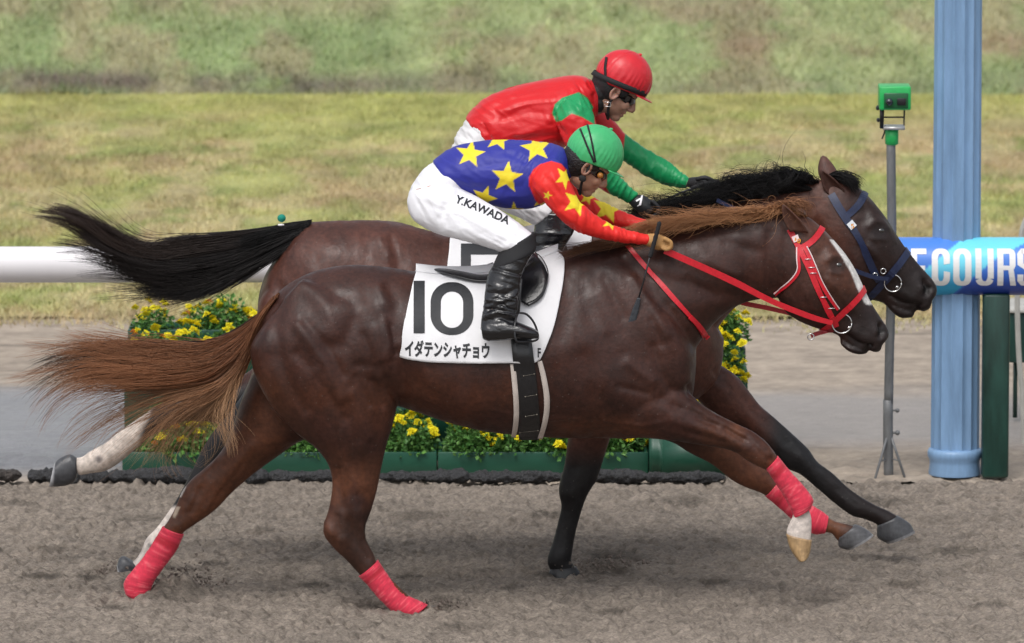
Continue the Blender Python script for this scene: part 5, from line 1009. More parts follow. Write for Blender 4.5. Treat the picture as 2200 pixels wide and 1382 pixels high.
sc1 = empty('saddlecloth', PX(1030, 780, Y1 - .2), 'white saddlecloth with a black 10 and katakana name on the front chestnut horse', 'saddlecloth')
mesh('cloth_panel', *allG, m_cloth, sc1); BC1 = bvh(*nearG)
def on(B, off=.0018, fb=-.25):
    def f(px, py):
        h = hit(B, px, py, off); return h if h is not None else PX(px, py, fb)
    return f
fc1 = on(BC1)
V, F = lettering(polyletter([bar(0, 0, 1, 1)]), lambda u, v: fc1(888.5 + 24 * u, 716.5 - 112.5 * v), 6, 20); mesh('number', V, F, m_ink, sc1, smooth=False)
o = densify(ringpts(0, 0, 92, 113, 42, 12)); o = ringpts(0, 0, 92, 113, 43, 14)
o = [(x, y) for x, y in o]; i = ringpts(22, 15, 70, 93, 24, 14)
def densesame(P, n=4):
    q = []
    for k in range(len(P)):
        a, b = P[k], P[(k + 1) % len(P)]
        for t in range(n): q.append((a[0] + (b[0] - a[0]) * t / n, a[1] + (b[1] - a[1]) * t / n))
    return q
bm = polyletter(band_between(densesame(o), densesame(i))); V, F = lettering(bm, lambda u, v: fc1(925 + 92 * u, 720 - 113 * v), 16, 20); mesh('number', V, F, m_ink, sc1, smooth=False)
V, F = lettering(textpoly("イダテンシャチョウ", .040), lambda u, v: fc1(870 + 182 * u, 767 + 6 * u - 37 * v), 60, 10); mesh('name_lettering', V, F, m_ink, sc1, smooth=False)
V, F = lettering(textpoly("F", .03), lambda u, v: fc1(1155 + 7 * u, 768 - 20 * v), 2, 4); mesh('name_lettering', V, F, m_ink, sc1, smooth=False)
# saddle
sd1 = empty('saddle', PX(1050, 600, Y1), 'small black racing saddle strapped over the white number 10 cloth', 'saddle')
def mir(VF, Y0): V = VF[0].copy(); V[:, 1] = 2 * Y0 - V[:, 1]; return V, [tuple(f)[::-1] for f in VF[1]]
BCA = bvh(*allG)
seat = loft([(932, 575, 934, 582, .03, 0), (950, 575, 955, 588, .08, 0), (985, 579, 990, 598, .115, 0), (1025, 585, 1030, 606, .135, 0), (1065, 580, 1070, 604, .14, 0), (1105, 563, 1110, 592, .13, 0), (1140, 545, 1146, 574, .10, 0), (1155, 543, 1158, 562, .06, 0)], Y1, 32, 4); mesh('seat', *seat, m_leather, sd1)
fl = strap(BCA, [(1128, 556), (1136, 580), (1142, 605), (1140, 632), (1128, 656)], [40, 66, 74, 56, 18], .010, .008, 8, nx=9, fbY=-.25); mesh('flap', *fl, m_leather, sd1); mesh('flap', *mir(fl, Y1), m_leather, sd1)
ed = tube3([hit(BCA, x, y, .020, PX(x, y, -.28)) for x, y in cr([(1150, 548), (1168, 565), (1178, 592), (1172, 622), (1152, 646), (1127, 658)], 4)], .0022, 6); mesh('flap_edge', *ed, m_leather, sd1)
BG = bvh(*join([(V1, [tuple(f) for f in F1.tolist()]), allG])); gi = strap(BG, [(1118, 716), (1126, 790), (1132, 850), (1136, 900), (1137, 944)], [44, 46, 47, 47, 44], .006, .004, 8, nx=5, fbY=-.2); gm_ = mesh('girth', *gi, m_leather, sd1)
mesh('girth', *mir(gi, Y1), m_leather, sd1)
for pts in ([(1101, 782), (1106, 830), (1109, 870), (1108, 905), (1103, 938)], [(1159, 776), (1168, 815), (1174, 855), (1172, 895), (1160, 942)]):
    q = strap(B1, pts, [10, 11, 12, 11, 10], .007, .004, 8, fbY=-.2); mesh('girth_lining', *q, m_rim, sd1); mesh('girth_lining', *mir(q, Y1), m_rim, sd1)
for y, xa, xb in ((803, 1124, 1147), (846, 1128, 1152), (887, 1129, 1153), (920, 1117, 1156)):
    mp = MB(); a = hit(BG, xa, y + 4, .012); b = hit(BG, xb, y, .012)
    mp.ell(a, (.0028,) * 3, n=6, m=8); mp.ell(b, (.0028,) * 3, n=6, m=8); mp.tube([a, b], .0006, 5); mp.build('girth_stud', mat('dull brass', (.30, .27, .22), .4, metal=.6), sd1)
YF = -.355
st = tube3([PX(x, y, Y) for x, y, Y in ((1120, 600, -.31), (1116, 640, -.32), (1114, 672, -.33))], .006, 8); mesh('stirrup_leather', *st, m_leather, sd1)
pts = [PX(*q) for q in cr([(1114, 672, -.33), (1132, 676, -.325), (1148, 695, -.32), (1156, 722, -.32), (1150, 732, -.35), (1120, 735, -.39), (1108, 730, -.40), (1106, 700, -.385), (1110, 680, -.35), (1114, 672, -.33)], 4)]
mesh('stirrup_iron', *tube3(pts, .0045, 8), m_steel if False else m_leather, sd1)
# bay's cloth
nearG2, allG2 = clothgrid(B2, Y2, [(966, 514), (1040, 518), (1120, 512), (1200, 494), (1266, 480)], [(948, 690), (1040, 702), (1130, 704), (1220, 690)], [(966, 514), (962, 560), (955, 620), (948, 690)], [(1266, 480), (1272, 510), (1260, 580), (1220, 690)], 70, 36, seed=8)
sc2 = empty('saddlecloth', PX(1100, 700, Y2 - .2), 'white saddlecloth with a dark 5 on the far bay horse', 'saddlecloth')
mesh('cloth_panel', *allG2, m_cloth, sc2); fc2 = on(bvh(*nearG2), fb=Y2 - .28)
V, F = lettering(polyletter([bar(0, .80, 1, 1), bar(0, .42, .25, .80), [(.25, .52), (.8, .66), (.8, .86 - .36), (.25, .42)], [(.8, .66), (1, .5), (1, .2), (.78, .25)], [(.0, .0), (.8, .0), (1, .2), (.78, .25)], bar(0, 0, .3, .18)]), lambda u, v: fc2(990 + 86 * u, 642 - 118 * v), 16, 16); mesh('number', V, F, mat('grey black ink', (.03, .033, .038), .6), sc2, smooth=False)
sd2 = empty('saddle', PX(1140, 520, Y2), 'black saddle under the rider in red and green on the bay horse', 'saddle')
mesh('seat', *loft([(1010, 505, 1012, 514, .03, 0), (1040, 505, 1045, 522, .09, 0), (1090, 505, 1096, 528, .13, 0), (1150, 496, 1156, 522, .13, 0), (1200, 480, 1206, 506, .10, 0), (1216, 478, 1218, 495, .05, 0)], Y2, 32, 4), m_leather, sd2)
BCA2 = bvh(*allG2)
q = strap(BCA2, [(1175, 500), (1185, 540), (1185, 580), (1165, 620)], [40, 70, 66, 20], .010, .008, 8, nx=7, fbY=Y2 - .28); mesh('flap', *q, m_leather, sd2); mesh('flap', *mir(q, Y2), m_leather, sd2)

# ================================================================ RIDERS
m_skin = mat('skin', attr='col', rough=.5, sub=.15, namp=.12, nscale=30)
m_white = mat('white breeches', (.82, .82, .86), .65, namp=.03, nscale=20, bump=.22, bscale=45, bdist=.004, nstretch=(1, 1, 1.4))
m_boot = mat('shiny black boot', (.010, .010, .012), .2, spec=.7, bump=.55, bscale=38, bdist=.006, nstretch=(1, 1, 1.6))
def silk(name, rough=.5): return mat(name, attr='col', rough=rough, bump=.35, bscale=28, bdist=.006, nstretch=(1, 1, 1.5), spec=.35, namp=.05, nscale=14)
def shrink(st, k):
    o = []
    for r in st: r = list(r) + [0] * (6 - len(r)); cx_, cy_ = (r[0] + r[2]) / 2, (r[1] + r[3]) / 2; o.append([cx_ + (r[0] - cx_) * k, cy_ + (r[1] - cy_) * k, cx_ + (r[2] - cx_) * k, cy_ + (r[3] - cy_) * k, r[4] * k, *r[5:]])
    return o
def headparts(M, c, s):
    """M rotation, c world centre, s scale; head faces local +x"""
    T = lambda p: np.asarray(p, float) * s @ M.T + c
    E_ = lambda p, r: ellip(T(p), np.array(r) * s, 14, 20, M)
    tb = lambda ps, rs: tube3([T(p) for p in ps], np.array(rs) * s, 12)
    return [E_((-.005, 0, .005), (.094, .074, .092)), E_((.03, 0, -.055), (.060, .058, .080)), E_((.022, 0, -.098), (.058, .052, .040)), E_((.062, 0, -.128), (.026, .028, .020)), E_((.074, 0, -.010), (.022, .050, .018)),
        tb([(.084, 0, -.018), (.096, 0, -.040), (.108, 0, -.062), (.106, 0, -.072)], (.009, .010, .013, .012)), E_((.098, .011, -.072), (.012, .008, .009)), E_((.098, -.011, -.072), (.012, .008, .009)),
        E_((.060, .034, -.062), (.026, .022, .028)), E_((.060, -.034, -.062), (.026, .022, .028)), E_((.080, 0, -.094), (.016, .024, .008)), E_((.080, 0, -.107), (.014, .021, .008)), E_((.068, 0, -.086), (.022, .030, .016)),
        E_((-.006, .074, -.045), (.018, .008, .031)), E_((-.006, -.074, -.045), (.018, .008, .031))], T
def rot(pitch, yaw=0):
    M = Matrix.Rotation(R(yaw), 3, 'Z') @ Matrix.Rotation(R(pitch), 3, 'Y'); return np.array(M)
def helmetgear(root, M, c, s, m_cap, strapspec, goggle_col, dark_band=False):
    T = lambda p: np.asarray(p, float) * s @ M.T + c
    n, m = 40, 160; V = []; 
    for i in range(n + 1):
        for k in range(m):
            a = 2 * math.pi * k / m; zr = -.022 - .030 * (-math.cos(a)) * .9 ; zmin = (zr + .004 - .03) / .112; tmax = math.acos(max(-.9, zmin)); t = tmax * i / n
            bl = 1 + .010 * math.sin(a * 31 + 2 * math.sin(a * 5)) * math.exp(-((t / tmax - .78) / .14) ** 2) + .012 * float(vn(a * 5, t * 6, 3)) - .012 * math.exp(-(((a % (math.pi / 2)) - .78) / .03) ** 2) * (t > .3)
            p = np.array((math.sin(t) * math.cos(a) * .121, math.sin(t) * math.sin(a) * .102, .03 + math.cos(t) * .113)) * np.array((bl, bl, bl)); V.append(p)
    inner = [np.array((p[0] * .92, p[1] * .92, (p[2] - .03) * .92 + .03)) for p in V[-m:]]
    F = [(i * m + k, (i + 1) * m + k, (i + 1) * m + (k + 1) % m, i * m + (k + 1) % m) for i in range(n) for k in range(m)] + [(n * m + k, (n + 1) * m + k, (n + 1) * m + (k + 1) % m, n * m + (k + 1) % m) for k in range(m)]
    W = np.array([T(p) for p in V + inner]); hm = mesh('helmet', W, F, m_cap, root); B = bvh(W, F)
    G = []
    for i in range(7):
        r_ = []
        for k in range(15):
            a = R(-52 + 104 * k / 14); e = (i / 6) * .040 * math.cos(a * 1.5) ; rr = np.array((.119 * math.cos(a), .101 * math.sin(a))); rr = rr * (1 + e / np.linalg.norm(rr)); r_.append(T((rr[0], rr[1], .012 - .002 * (i / 6) + .030 * (math.cos(a) - 1) * .9)))
        G.append(r_)
    mesh('helmet_peak', *slab(np.array(G), .003), m_cap, root)
    mp = MB(); mp.ell(T((0, 0, .145)), (.010, .010, .006)); mp.build('helmet_button', m_cap, root)
    for pts, wd in strapspec: mesh('goggle_strap', *strap(B, pts, wd, .002, .0025, 6, fbY=float(c[1])), m_matte, root)
    if dark_band:
        rows = []
        for k in range(49):
            a = 2 * math.pi * k / 48; zr = -.022 + .027 * math.cos(a)
            rows.append([T((.123 * math.cos(a) * q, .104 * math.sin(a) * q, zr + dz)) for dz, q in ((.010, 1.0), (.022, .995), (.033, .985))])
        mesh('helmet_band', *slab(np.array(rows), .0025), m_matte, root)
    # goggles
    G = []
    for k in range(25):
        a = R(-88 + 176 * k / 24); q = abs(a) / R(88); dz = .021 * (1 - .45 * q ** 3) - .006 * math.exp(-(a / .16) ** 2) * 1.5
        G.append([T(((.098 - .008 * abs(z) / .02) * math.cos(a) * 1.0 + .002, .072 * math.sin(a), -.036 + z)) for z in (-dz, -dz * .6, 0, dz * .6, dz)])
    mesh('goggles', *slab(np.array(G), .005), goggle_col, root)
    return T
def capsule_hand(name, palm, Y0, fingers, thumb, m, root, rf=.0092):
    parts = [loft(palm, Y0, 20, 3)] + [tube3([PX(*p) for p in cr(f, 3)], np.linspace(rf * 1.05, rf * .85, len(cr(f, 3))), 10) for f in fingers] + [tube3([PX(*p) for p in cr(thumb, 3)], rf * 1.15, 10)]
    V, F = fuse(parts, .0034, 3); return mesh(name, V, F, m, root)

# ---------------- front rider
torso = [(930, 347, 990, 412, .13, 0), (950, 330, 1005, 420, .14, 0), (980, 314, 1022, 428, .148, 0), (1015, 306, 1050, 438, .155, 0), (1060, 302, 1085, 447, .165, 0), (1105, 302, 1120, 449, .178, 0), (1150, 305, 1150, 445, .19, 0), (1185, 309, 1178, 430, .185, 0), (1208, 317, 1204, 400, .13, 0), (1218, 326, 1220, 388, .085, 0)]
armN = [(1182, 338, 1142, 372, .060, -.13), (1203, 350, 1140, 388, .070, -.17), (1216, 368, 1148, 406, .066, -.20), (1226, 392, 1163, 424, .059, -.215), (1235, 415, 1180, 446, .055, -.22), (1246, 434, 1205, 472, .053, -.225), (1266, 452, 1236, 496, .050, -.22), (1296, 474, 1284, 511, .043, -.205), (1340, 492, 1336, 521, .037, -.185), (1386, 503, 1384, 526, .031, -.165), (1396, 504, 1394, 526, .029, -.16)]
armF = [(1190, 340, 1160, 400, .060, .13), (1225, 375, 1180, 425, .058, .18), (1262, 415, 1225, 450, .050, .20), (1310, 442, 1285, 478, .044, .19), (1350, 460, 1340, 492, .038, .16), (1392, 474, 1386, 498, .031, .13)]
pelvis = [(945, 342, 1004, 414, .135, 0), (915, 360, 995, 430, .150, 0), (893, 386, 975, 452, .160, 0), (880, 412, 960, 474, .162, 0), (878, 440, 944, 488, .15, 0), (886, 466, 930, 490, .11, 0)]
thN = [(958, 385, 880, 410, .085, -.085), (985, 402, 875, 440, .10, -.10), (1008, 415, 890, 474, .098, -.12), (1040, 432, 935, 500, .090, -.155), (1078, 454, 985, 514, .082, -.19), (1112, 478, 1034, 527, .074, -.22), (1140, 500, 1070, 539, .066, -.245), (1150, 512, 1086, 545, .062, -.25)]
thF = [r[:5] + (-r[5],) for r in thN]
shN = [(1146, 500, 1078, 538, .064, -.245), (1150, 516, 1070, 552, .064, -.255), (1150, 535, 1058, 572, .060, -.27), (1134, 565, 1048, 592, .056, -.285), (1122, 590, 1043, 616, .053, -.30), (1117, 620, 1041, 640, .048, -.315), (1114, 650, 1038, 664, .043, -.325), (1112, 676, 1034, 688, .042, -.335), (1110, 694, 1032, 708, .042, -.34)]
ftN = [(1033, 698, 1037, 728, .030, -.34), (1046, 690, 1048, 733, .038, -.345), (1075, 686, 1076, 732, .042, -.35), (1105, 690, 1105, 729, .043, -.355), (1132, 700, 1132, 729, .040, -.36), (1150, 708, 1151, 728, .030, -.36), (1158, 715, 1158, 727, .016, -.36)]
mirr = lambda L: [tuple(r[:5]) + (-r[5],) for r in L]
p1 = empty('person', PX(1080, 735, Y1), 'crouching jockey in blue silks with yellow stars, red sleeves and a green helmet', 'person')
M1 = rot(34, 6); s1 = .98; hc1 = PX(1279, 327, -.01) - np.array((0, 0, .03)) @ M1.T
hp, T1 = headparts(M1, hc1, s1)
neck1 = tube3([PX(1215, 362, 0), PX(1238, 360, 0), T1((-.02, 0, -.06))], (.06, .056, .052), 16)
palmN = [(1384, 504, 1384, 526, .024, -.16), (1398, 502, 1397, 532, .031, -.16), (1414, 503, 1410, 537, .036, -.155), (1428, 509, 1420, 538, .036, -.15), (1434, 516, 1428, 537, .034, -.155), (1441, 521, 1434, 536, .028, -.155)]
V, F = fuse(hp + [neck1, loft(shrink(torso, .86), Y1), loft(shrink(pelvis, .86), Y1)] + [loft(shrink(q, .8), Y1) for q in (armN, armF, thN, thF, shN, mirr(shN), ftN, mirr(ftN))] + [loft(shrink(palmN, .8), Y1)], .0045, 4)
def sockets(V, F, T, M):
    N = normals(V, F); D = np.zeros(len(V))
    for sy in (1, -1):
        for p, r, a in (((.082, .030 * sy, -.036), .014, -.007), ((-.002, .080 * sy, -.043), .009, -.008), ((.104, .008 * sy, -.080), .005, -.006)):
            d = np.linalg.norm(V - T(p), axis=1); D += a * np.exp(-(d / r) ** 2)
    for p, r, a in (((.092, 0, -.1005), .005, -.006),):
        q = (V - T(p)) @ M; d = np.sqrt((q[:, 2] / .004) ** 2 + (q[:, 1] / .022) ** 2 + (q[:, 0] / .015) ** 2); D += -.006 * np.exp(-d * d)
    return V + N * D[:, None]
V = sockets(V, F, T1, M1)
def skincol(V, F, T, M, base, lip):
    q = (V - T((0, 0, 0))) @ M; n = fbm(q[:, 0] * 60, q[:, 2] * 60, 3, 3); c = lerp3(np.array(base) * .85, np.array(base) * 1.12, n)
    l = np.exp(-(((q[:, 2] + .100) / .010) ** 2 + ((q[:, 1]) / .024) ** 2 + ((q[:, 0] - .085) / .02) ** 2)); c = lerp3(c, lip, np.clip(l, 0, 1) * .7)
    st = sstep(-.085, -.11, q[:, 2]) * sstep(-.02, .02, q[:, 0]); c = lerp3(c, np.array(base) * .7, st * .5); return c
mesh('body', V, F, m_skin, p1, cols=skincol(V, F, T1, M1, (.46, .25, .17), (.36, .12, .10)))
m_hairp = mat('black hair', (.012, .010, .010), .5, bump=1, bscale=140, bdist=.006)
Rm = M1; hv = fuse([ellip(T1((-.028, 0, -.022)), (.085, .080, .085), 16, 24, M1), ellip(T1((-.05, 0, -.068)), (.05, .058, .05), 16, 24, M1), ellip(T1((.008, -.062, -.02)), (.035, .018, .028), 12, 16, M1), ellip(T1((.008, .062, -.02)), (.035, .018, .028), 12, 16, M1)], .005, 4); mesh('hair', hv[0], hv[1], m_hairp, p1)
def earpart(T, M, s, root, col, side=-1):
    G = []
    for i in range(13):
        a = 2 * math.pi * i / 12; G.append([T((-.004 + (.017 * math.cos(a)) * q, side * (.083 + .006 * w_), -.044 + .030 * math.sin(a) * q)) for q, w_ in ((.35, -.6), (.7, -.3), (.9, 1.2), (1.05, .6), (1.0, -.4))])
    V, F = slab(np.array(G), .002); mesh('ear', V, F, m_skin, root, cols=np.tile(col, (len(V), 1)))
earpart(T1, M1, s1, p1, (.34, .17, .12)); earpart(T1, M1, s1, p1, (.34, .17, .12), 1)
m_gog = mat('dark goggle lens', (.006, .006, .008), .08, spec=1)
m_capg = mat('green cap cover', (.055, .44, .16), .42, namp=.08, nscale=10, bump=.35, bscale=40, bdist=.004)
T1 = helmetgear(p1, M1, hc1, s1, m_capg, [([(1262, 268), (1268, 290), (1274, 318), (1279, 348)], 4), ([(1247, 278), (1256, 300), (1266, 325), (1277, 349)], 4)], m_gog)
mp = MB(); a = T1((.06, -.068, -.037)); mp.tube([a, a + np.array((.002, -.010, 0))], .012, 20); mp.build('goggle_vent', mat('amber disc', (.42, .17, .03), .35), p1)
mp = MB(); mp.tube([T1(q) for q in cr([(0, -.080, -.012), (.004, -.079, -.06), (.012, -.066, -.10), (.03, -.045, -.135), (.045, 0, -.150), (.03, .045, -.135)], 4)], .0055, 8); mp.build('chin_strap', m_matte, p1)
mp = MB(); a = T1((.004, -.084, -.088)); mp.ell(a, (.016, .007, .014), rot=M1); mp.build('chin_cup', m_matte, p1)
# silks
yel = (.86, .68, .03); blu = (.030, .036, .30); red = (.78, .025, .020)
stars_t = [star(1010, 331, 31, .15, 1.08), star(1152, 318, 32, -.15, 1.1), star(1089, 381, 36, .12), star(1040, 426, 29, .35), star(1162, 432, 19, .3), star(1071, 299, 26, .2, 1.2), star(1104, 455, 22, 0)]
stars_n = [star(1213, 381, 27, .5, .8), star(1239, 434, 33, .35, .95), star(1312, 478, 17, .4, 1.2), star(1176, 420, 10, .3)]
stars_f = [star(1306, 448, 34, .25, 1.05), star(1262, 424, 18, .3)]
redpoly = [(1136, 398), (1137, 380), (1146, 364), (1160, 353), (1184, 346), (1206, 352), (1219, 366), (1260, 400), (1420, 470), (1420, 545), (1280, 540), (1200, 490), (1150, 430)]
def col_s1(V, x, y):
    c = np.tile(np.array(blu), (len(V), 1)); ir = sstep(1, -1, polysdf(x, y, redpoly)) * sstep(.085, .095, np.abs(V[:, 1])); ir = np.maximum(ir, sstep(1228, 1232, x)); c = lerp3(c, red, ir); near = V[:, 1] < 0
    d = np.min([polysdf(x, y, s) for s in stars_t], 0); c = lerp3(c, yel, sstep(.8, -.8, d) * (ir < .5))
    d = np.min([polysdf(x, y, s) for s in stars_n], 0); c = lerp3(c, yel, sstep(.8, -.8, d) * (ir >= .5) * near)
    d = np.min([polysdf(x, y, s) for s in stars_f], 0); c = lerp3(c, yel, sstep(.8, -.8, d) * (ir >= .5) * ~near); return c
WS = [([(960, 345), (1020, 360), (1090, 350)], 5, -.004), ([(990, 400), (1050, 408), (1120, 400)], 5, -.004), ([(1140, 380), (1143, 410), (1165, 440)], 4, -.006), ([(1120, 330), (1150, 350), (1140, 380)], 6, .005), ([(1090, 330), (1130, 345)], 5, -.003), ([(1010, 430), (1080, 425), (1150, 415)], 6, .004),
      ([(1185, 345), (1150, 370)], 4, -.004), ([(1180, 370), (1200, 400)], 6, .004), ([(1170, 380), (1190, 420)], 4, -.004), ([(1210, 440), (1240, 455)], 4, -.004), ([(1205, 455), (1230, 475)], 4, .004), ([(1245, 440), (1240, 490)], 3, -.004), ([(1255, 450), (1252, 500)], 3, .003), ([(1300, 480), (1296, 512)], 3, -.003), ([(1330, 490), (1322, 520)], 3, .003), ([(1350, 492), (1342, 520)], 3, -.003), ([(1370, 498), (1362, 524)], 3, .003), ([(1050, 310), (1060, 345)], 6, -.003), ([(1000, 320), (1030, 345)], 6, -.003), ([(1075, 415), (1110, 370)], 5, .003)]
V, F = fuse([loft(torso, Y1), loft(armN, Y1), loft(armF, Y1)], .0045, 7); V = sculpt(V, F, WS); V = folds(V, F, [(1060, 370, 60, 8, 26, .0045, 1), (980, 370, 40, 35, 18, .004, 2), (1190, 400, 34, 60, 15, .004, 3), (1245, 470, 22, 80, 10, .005, 4), (1350, 507, 36, 75, 9, .003, 5), (1150, 345, 30, 120, 10, .005, 6), (1300, 450, 40, 70, 8, .004, 7)]); x, y = PROJ(V); mesh('racing_silk_shirt', V, F, silk('silk with stars'), p1, cols=col_s1(V, x, y))
V, F = fuse([loft([(1206, 322, 1212, 392, .085, 0), (1216, 326, 1222, 388, .075, 0), (1224, 334, 1230, 384, .066, 0)], Y1)], .005, 3); mesh('collar', V, F, mat('dark blue collar', (.02, .03, .16), .6), p1)
WB = [([(905, 380), (940, 400), (990, 415)], 5, -.005), ([(890, 420), (930, 430), (980, 440)], 6, .004), ([(900, 440), (915, 470), (940, 495)], 4, -.003), ([(920, 400), (950, 440), (960, 480)], 5, -.004), ([(985, 415), (960, 440), (945, 470)], 5, -.005), ([(1000, 450), (1040, 480), (1070, 510)], 7, .004), ([(1040, 500), (1090, 520)], 3, -.003), ([(1030, 510), (1080, 532)], 3, .003), ([(1060, 480), (1110, 510)], 4, -.003), ([(1110, 490), (1090, 530)], 4, .003), ([(880, 450), (900, 480)], 5, .003), ([(940, 360), (965, 395)], 4, -.003), ([(925, 365), (948, 405)], 4, .003)]
V, F = fuse([loft(pelvis, Y1), loft(thN, Y1), loft(thF, Y1)], .0055, 7); V = sculpt(V, F, WB); V = folds(V, F, [(925, 430, 45, 60, 13, .0026, 11), (1000, 465, 50, 25, 11, .0028, 12), (1080, 505, 35, 30, 8, .003, 13), (950, 390, 30, 40, 10, .003, 14)]); mesh('breeches', V, F, m_white, p1); BB = bvh(V, F); fb_ = on(BB)
V, F = lettering(textpoly("Y.KAWADA", .03, shear=.1), lambda u, v: fb_(977 + 114 * u + 3 * v * 0 + 5 * v, 436 + 42 * u + 6 * u * u - 17 * v), 30, 5); mesh('leg_lettering', V, F, m_ink, p1, smooth=False)
WBt = [([(1050, 665), (1080, 655), (1108, 668)], 3, -.007), ([(1046, 678), (1080, 672), (1110, 684)], 3, .006), ([(1045, 645), (1075, 650), (1105, 636)], 3, .006), ([(1050, 652), (1070, 640)], 3, -.006), ([(1040, 690), (1075, 684), (1108, 695)], 3, -.006), ([(1060, 576), (1120, 592)], 2.5, -.005), ([(1060, 582), (1118, 598)], 2.5, .004), ([(1066, 545), (1148, 575)], 3, .003), ([(1055, 610), (1090, 620)], 5, .003), ([(1050, 630), (1085, 634), (1110, 620)], 3, -.005), ([(1036, 722), (1155, 720)], 2, -.003), ([(1090, 600), (1085, 640)], 4, -.003)]
def boot(parts, root, strokes, m=None): V, F = fuse(parts, .0042, 4); V = sculpt(V, F, strokes); V = folds(V, F, [(1078, 665, 22, 12, 8, .008, 41), (1085, 620, 25, 20, 12, .004, 42)]); return mesh('boot', V, F, m or m_boot, root)
boot([loft(shN, Y1), loft(ftN, Y1)], p1, WBt); boot([loft(mirr(shN), Y1), loft(mirr(ftN), Y1)], p1, WBt)
V, F = fuse([loft([(1150, 497, 1075, 537, .067, -.245), (1152, 516, 1068, 550, .067, -.255), (1152, 534, 1060, 568, .064, -.27), (1146, 545, 1058, 578, .062, -.275)], Y1)], .005, 4); mesh('knee_patch', V, F, m_matte, p1)
m_tan = mat('tan glove', (.46, .25, .09), .7, namp=.2, nscale=40, bump=.5, bscale=90, bdist=.003)
fing = [[(1426, 512, -.195 + .024 * k), (1441, 521 + k, -.192 + .022 * k), (1440, 532 + k, -.19 + .02 * k), (1431, 536, -.188 + .02 * k), (1422, 532, -.186 + .02 * k)] for k in range(4)]
capsule_hand('glove', palmN, Y1, fing, [(1400, 512, -.125), (1416, 512, -.118), (1430, 518, -.125), (1438, 526, -.135)], m_tan, p1)
palmF = [(1388, 474, 1386, 498, .026, .13), (1400, 471, 1398, 500, .032, .125), (1414, 470, 1412, 500, .034, .12), (1428, 476, 1424, 498, .030, .12)]
capsule_hand('glove', palmF, Y1, [[(1424, 476, .09 + .022 * k), (1438, 484, .09 + .021 * k), (1440, 494, .09 + .02 * k), (1428, 500, .09 + .02 * k)] for k in range(4)], [(1400, 490, .09), (1418, 490, .085), (1432, 494, .09)], m_tan, p1)
wh = empty('whip', PX(1400, 530, -.20), 'thin black riding whip held downward in the tan glove of the front jockey', 'whip')
YW = -.205
mp = MB(); g_ = cr([PX(1417, 478, YW), PX(1410, 505, YW), PX(1400, 540, YW), PX(1396, 552, YW)], 6); mp.tube(g_, [.0085 + .0013 * (i % 2) for i in range(len(g_))], 10); mp.build('handle', m_matte, wh)
mp = MB(); mp.tube([PX(1397, 548, YW), PX(1384, 600, YW), PX(1371, 645, YW)], (.0042, .0034, .0038), 8); mp.build('shaft', m_leather, wh)
V, F = rib([(1373, 640, YW), (1366, 664, YW), (1358, 692, YW), (1352, 716, YW)], [7, 13, 16, 20], .008); mesh('flap', V, F, mat('worn black leather', (.03, .034, .042), .45, bump=.4, bscale=60), wh)

# ---------------- rear rider
torso2 = [(1002, 254, 1052, 318, .13, 0), (1018, 234, 1068, 335, .145, 0), (1045, 212, 1090, 348, .155, 0), (1090, 192, 1125, 355, .165, 0), (1140, 178, 1160, 348, .178, 0), (1185, 169, 1192, 330, .188, 0), (1225, 163, 1228, 305, .18, 0), (1252, 165, 1255, 280, .15, 0), (1272, 175, 1268, 262, .10, 0), (1282, 188, 1280, 252, .075, 0)]
armN2 = [(1236, 196, 1192, 238, .058, -.14), (1262, 214, 1192, 256, .068, -.18), (1275, 246, 1202, 280, .064, -.205), (1286, 285, 1218, 318, .058, -.22), (1298, 330, 1240, 362, .054, -.225), (1310, 358, 1268, 392, .050, -.22), (1330, 378, 1302, 412, .042, -.20), (1352, 400, 1328, 425, .036, -.18), (1371, 416, 1349, 436, .030, -.165)]
armF2 = [(1262, 200, 1230, 260, .060, .14), (1298, 235, 1262, 300, .062, .19), (1325, 266, 1300, 326, .058, .21), (1348, 292, 1338, 345, .052, .215), (1392, 322, 1384, 376, .046, .21), (1430, 344, 1424, 396, .043, .19), (1460, 367, 1452, 403, .036, .165), (1483, 386, 1474, 406, .030, .15)]
pelvis2 = [(1014, 244, 1066, 314, .135, 0), (994, 270, 1060, 335, .150, 0), (978, 300, 1045, 360, .160, 0), (968, 335, 1030, 390, .162, 0), (968, 365, 1015, 405, .14, 0)]
thN2 = [(1040, 300, 975, 325, .085, -.09), (1070, 318, 968, 360, .10, -.11), (1095, 336, 985, 398, .096, -.14), (1125, 362, 1030, 430, .088, -.175), (1155, 395, 1085, 455, .078, -.21), (1186, 424, 1130, 474, .070, -.24), (1200, 438, 1150, 486, .066, -.25)]
shN2 = [(1236, 452, 1150, 458, .064, -.25), (1238, 475, 1149, 480, .064, -.26), (1232, 500, 1146, 505, .060, -.275), (1212, 534, 1142, 540, .056, -.29), (1198, 575, 1132, 575, .052, -.31), (1186, 620, 1126, 620, .045, -.33), (1180, 650, 1122, 650, .042, -.34)]
ftN2 = [(1118, 640, 1120, 675, .032, -.34), (1145, 636, 1145, 678, .042, -.35), (1185, 645, 1185, 676, .042, -.355), (1225, 662, 1225, 676, .022, -.36)]
p2 = empty('person', PX(1150, 680, Y2), 'crouching jockey in red silks with green sleeves and a red helmet', 'person')
M2 = rot(35, 4); hc2 = PX(1341, 166, Y2) - np.array((0, 0, .03)) @ M2.T; hp, T2 = headparts(M2, hc2, 1.0)
palmN2 = [(1370, 418, 1350, 436, .026, -.165), (1384, 420, 1362, 448, .036, -.165), (1398, 430, 1374, 460, .040, -.165), (1410, 442, 1388, 468, .034, -.165)]
palmF2 = [(1480, 382, 1472, 402, .026, .13), (1500, 380, 1492, 404, .034, .11), (1518, 382, 1512, 406, .036, .10), (1532, 388, 1526, 406, .030, .10)]
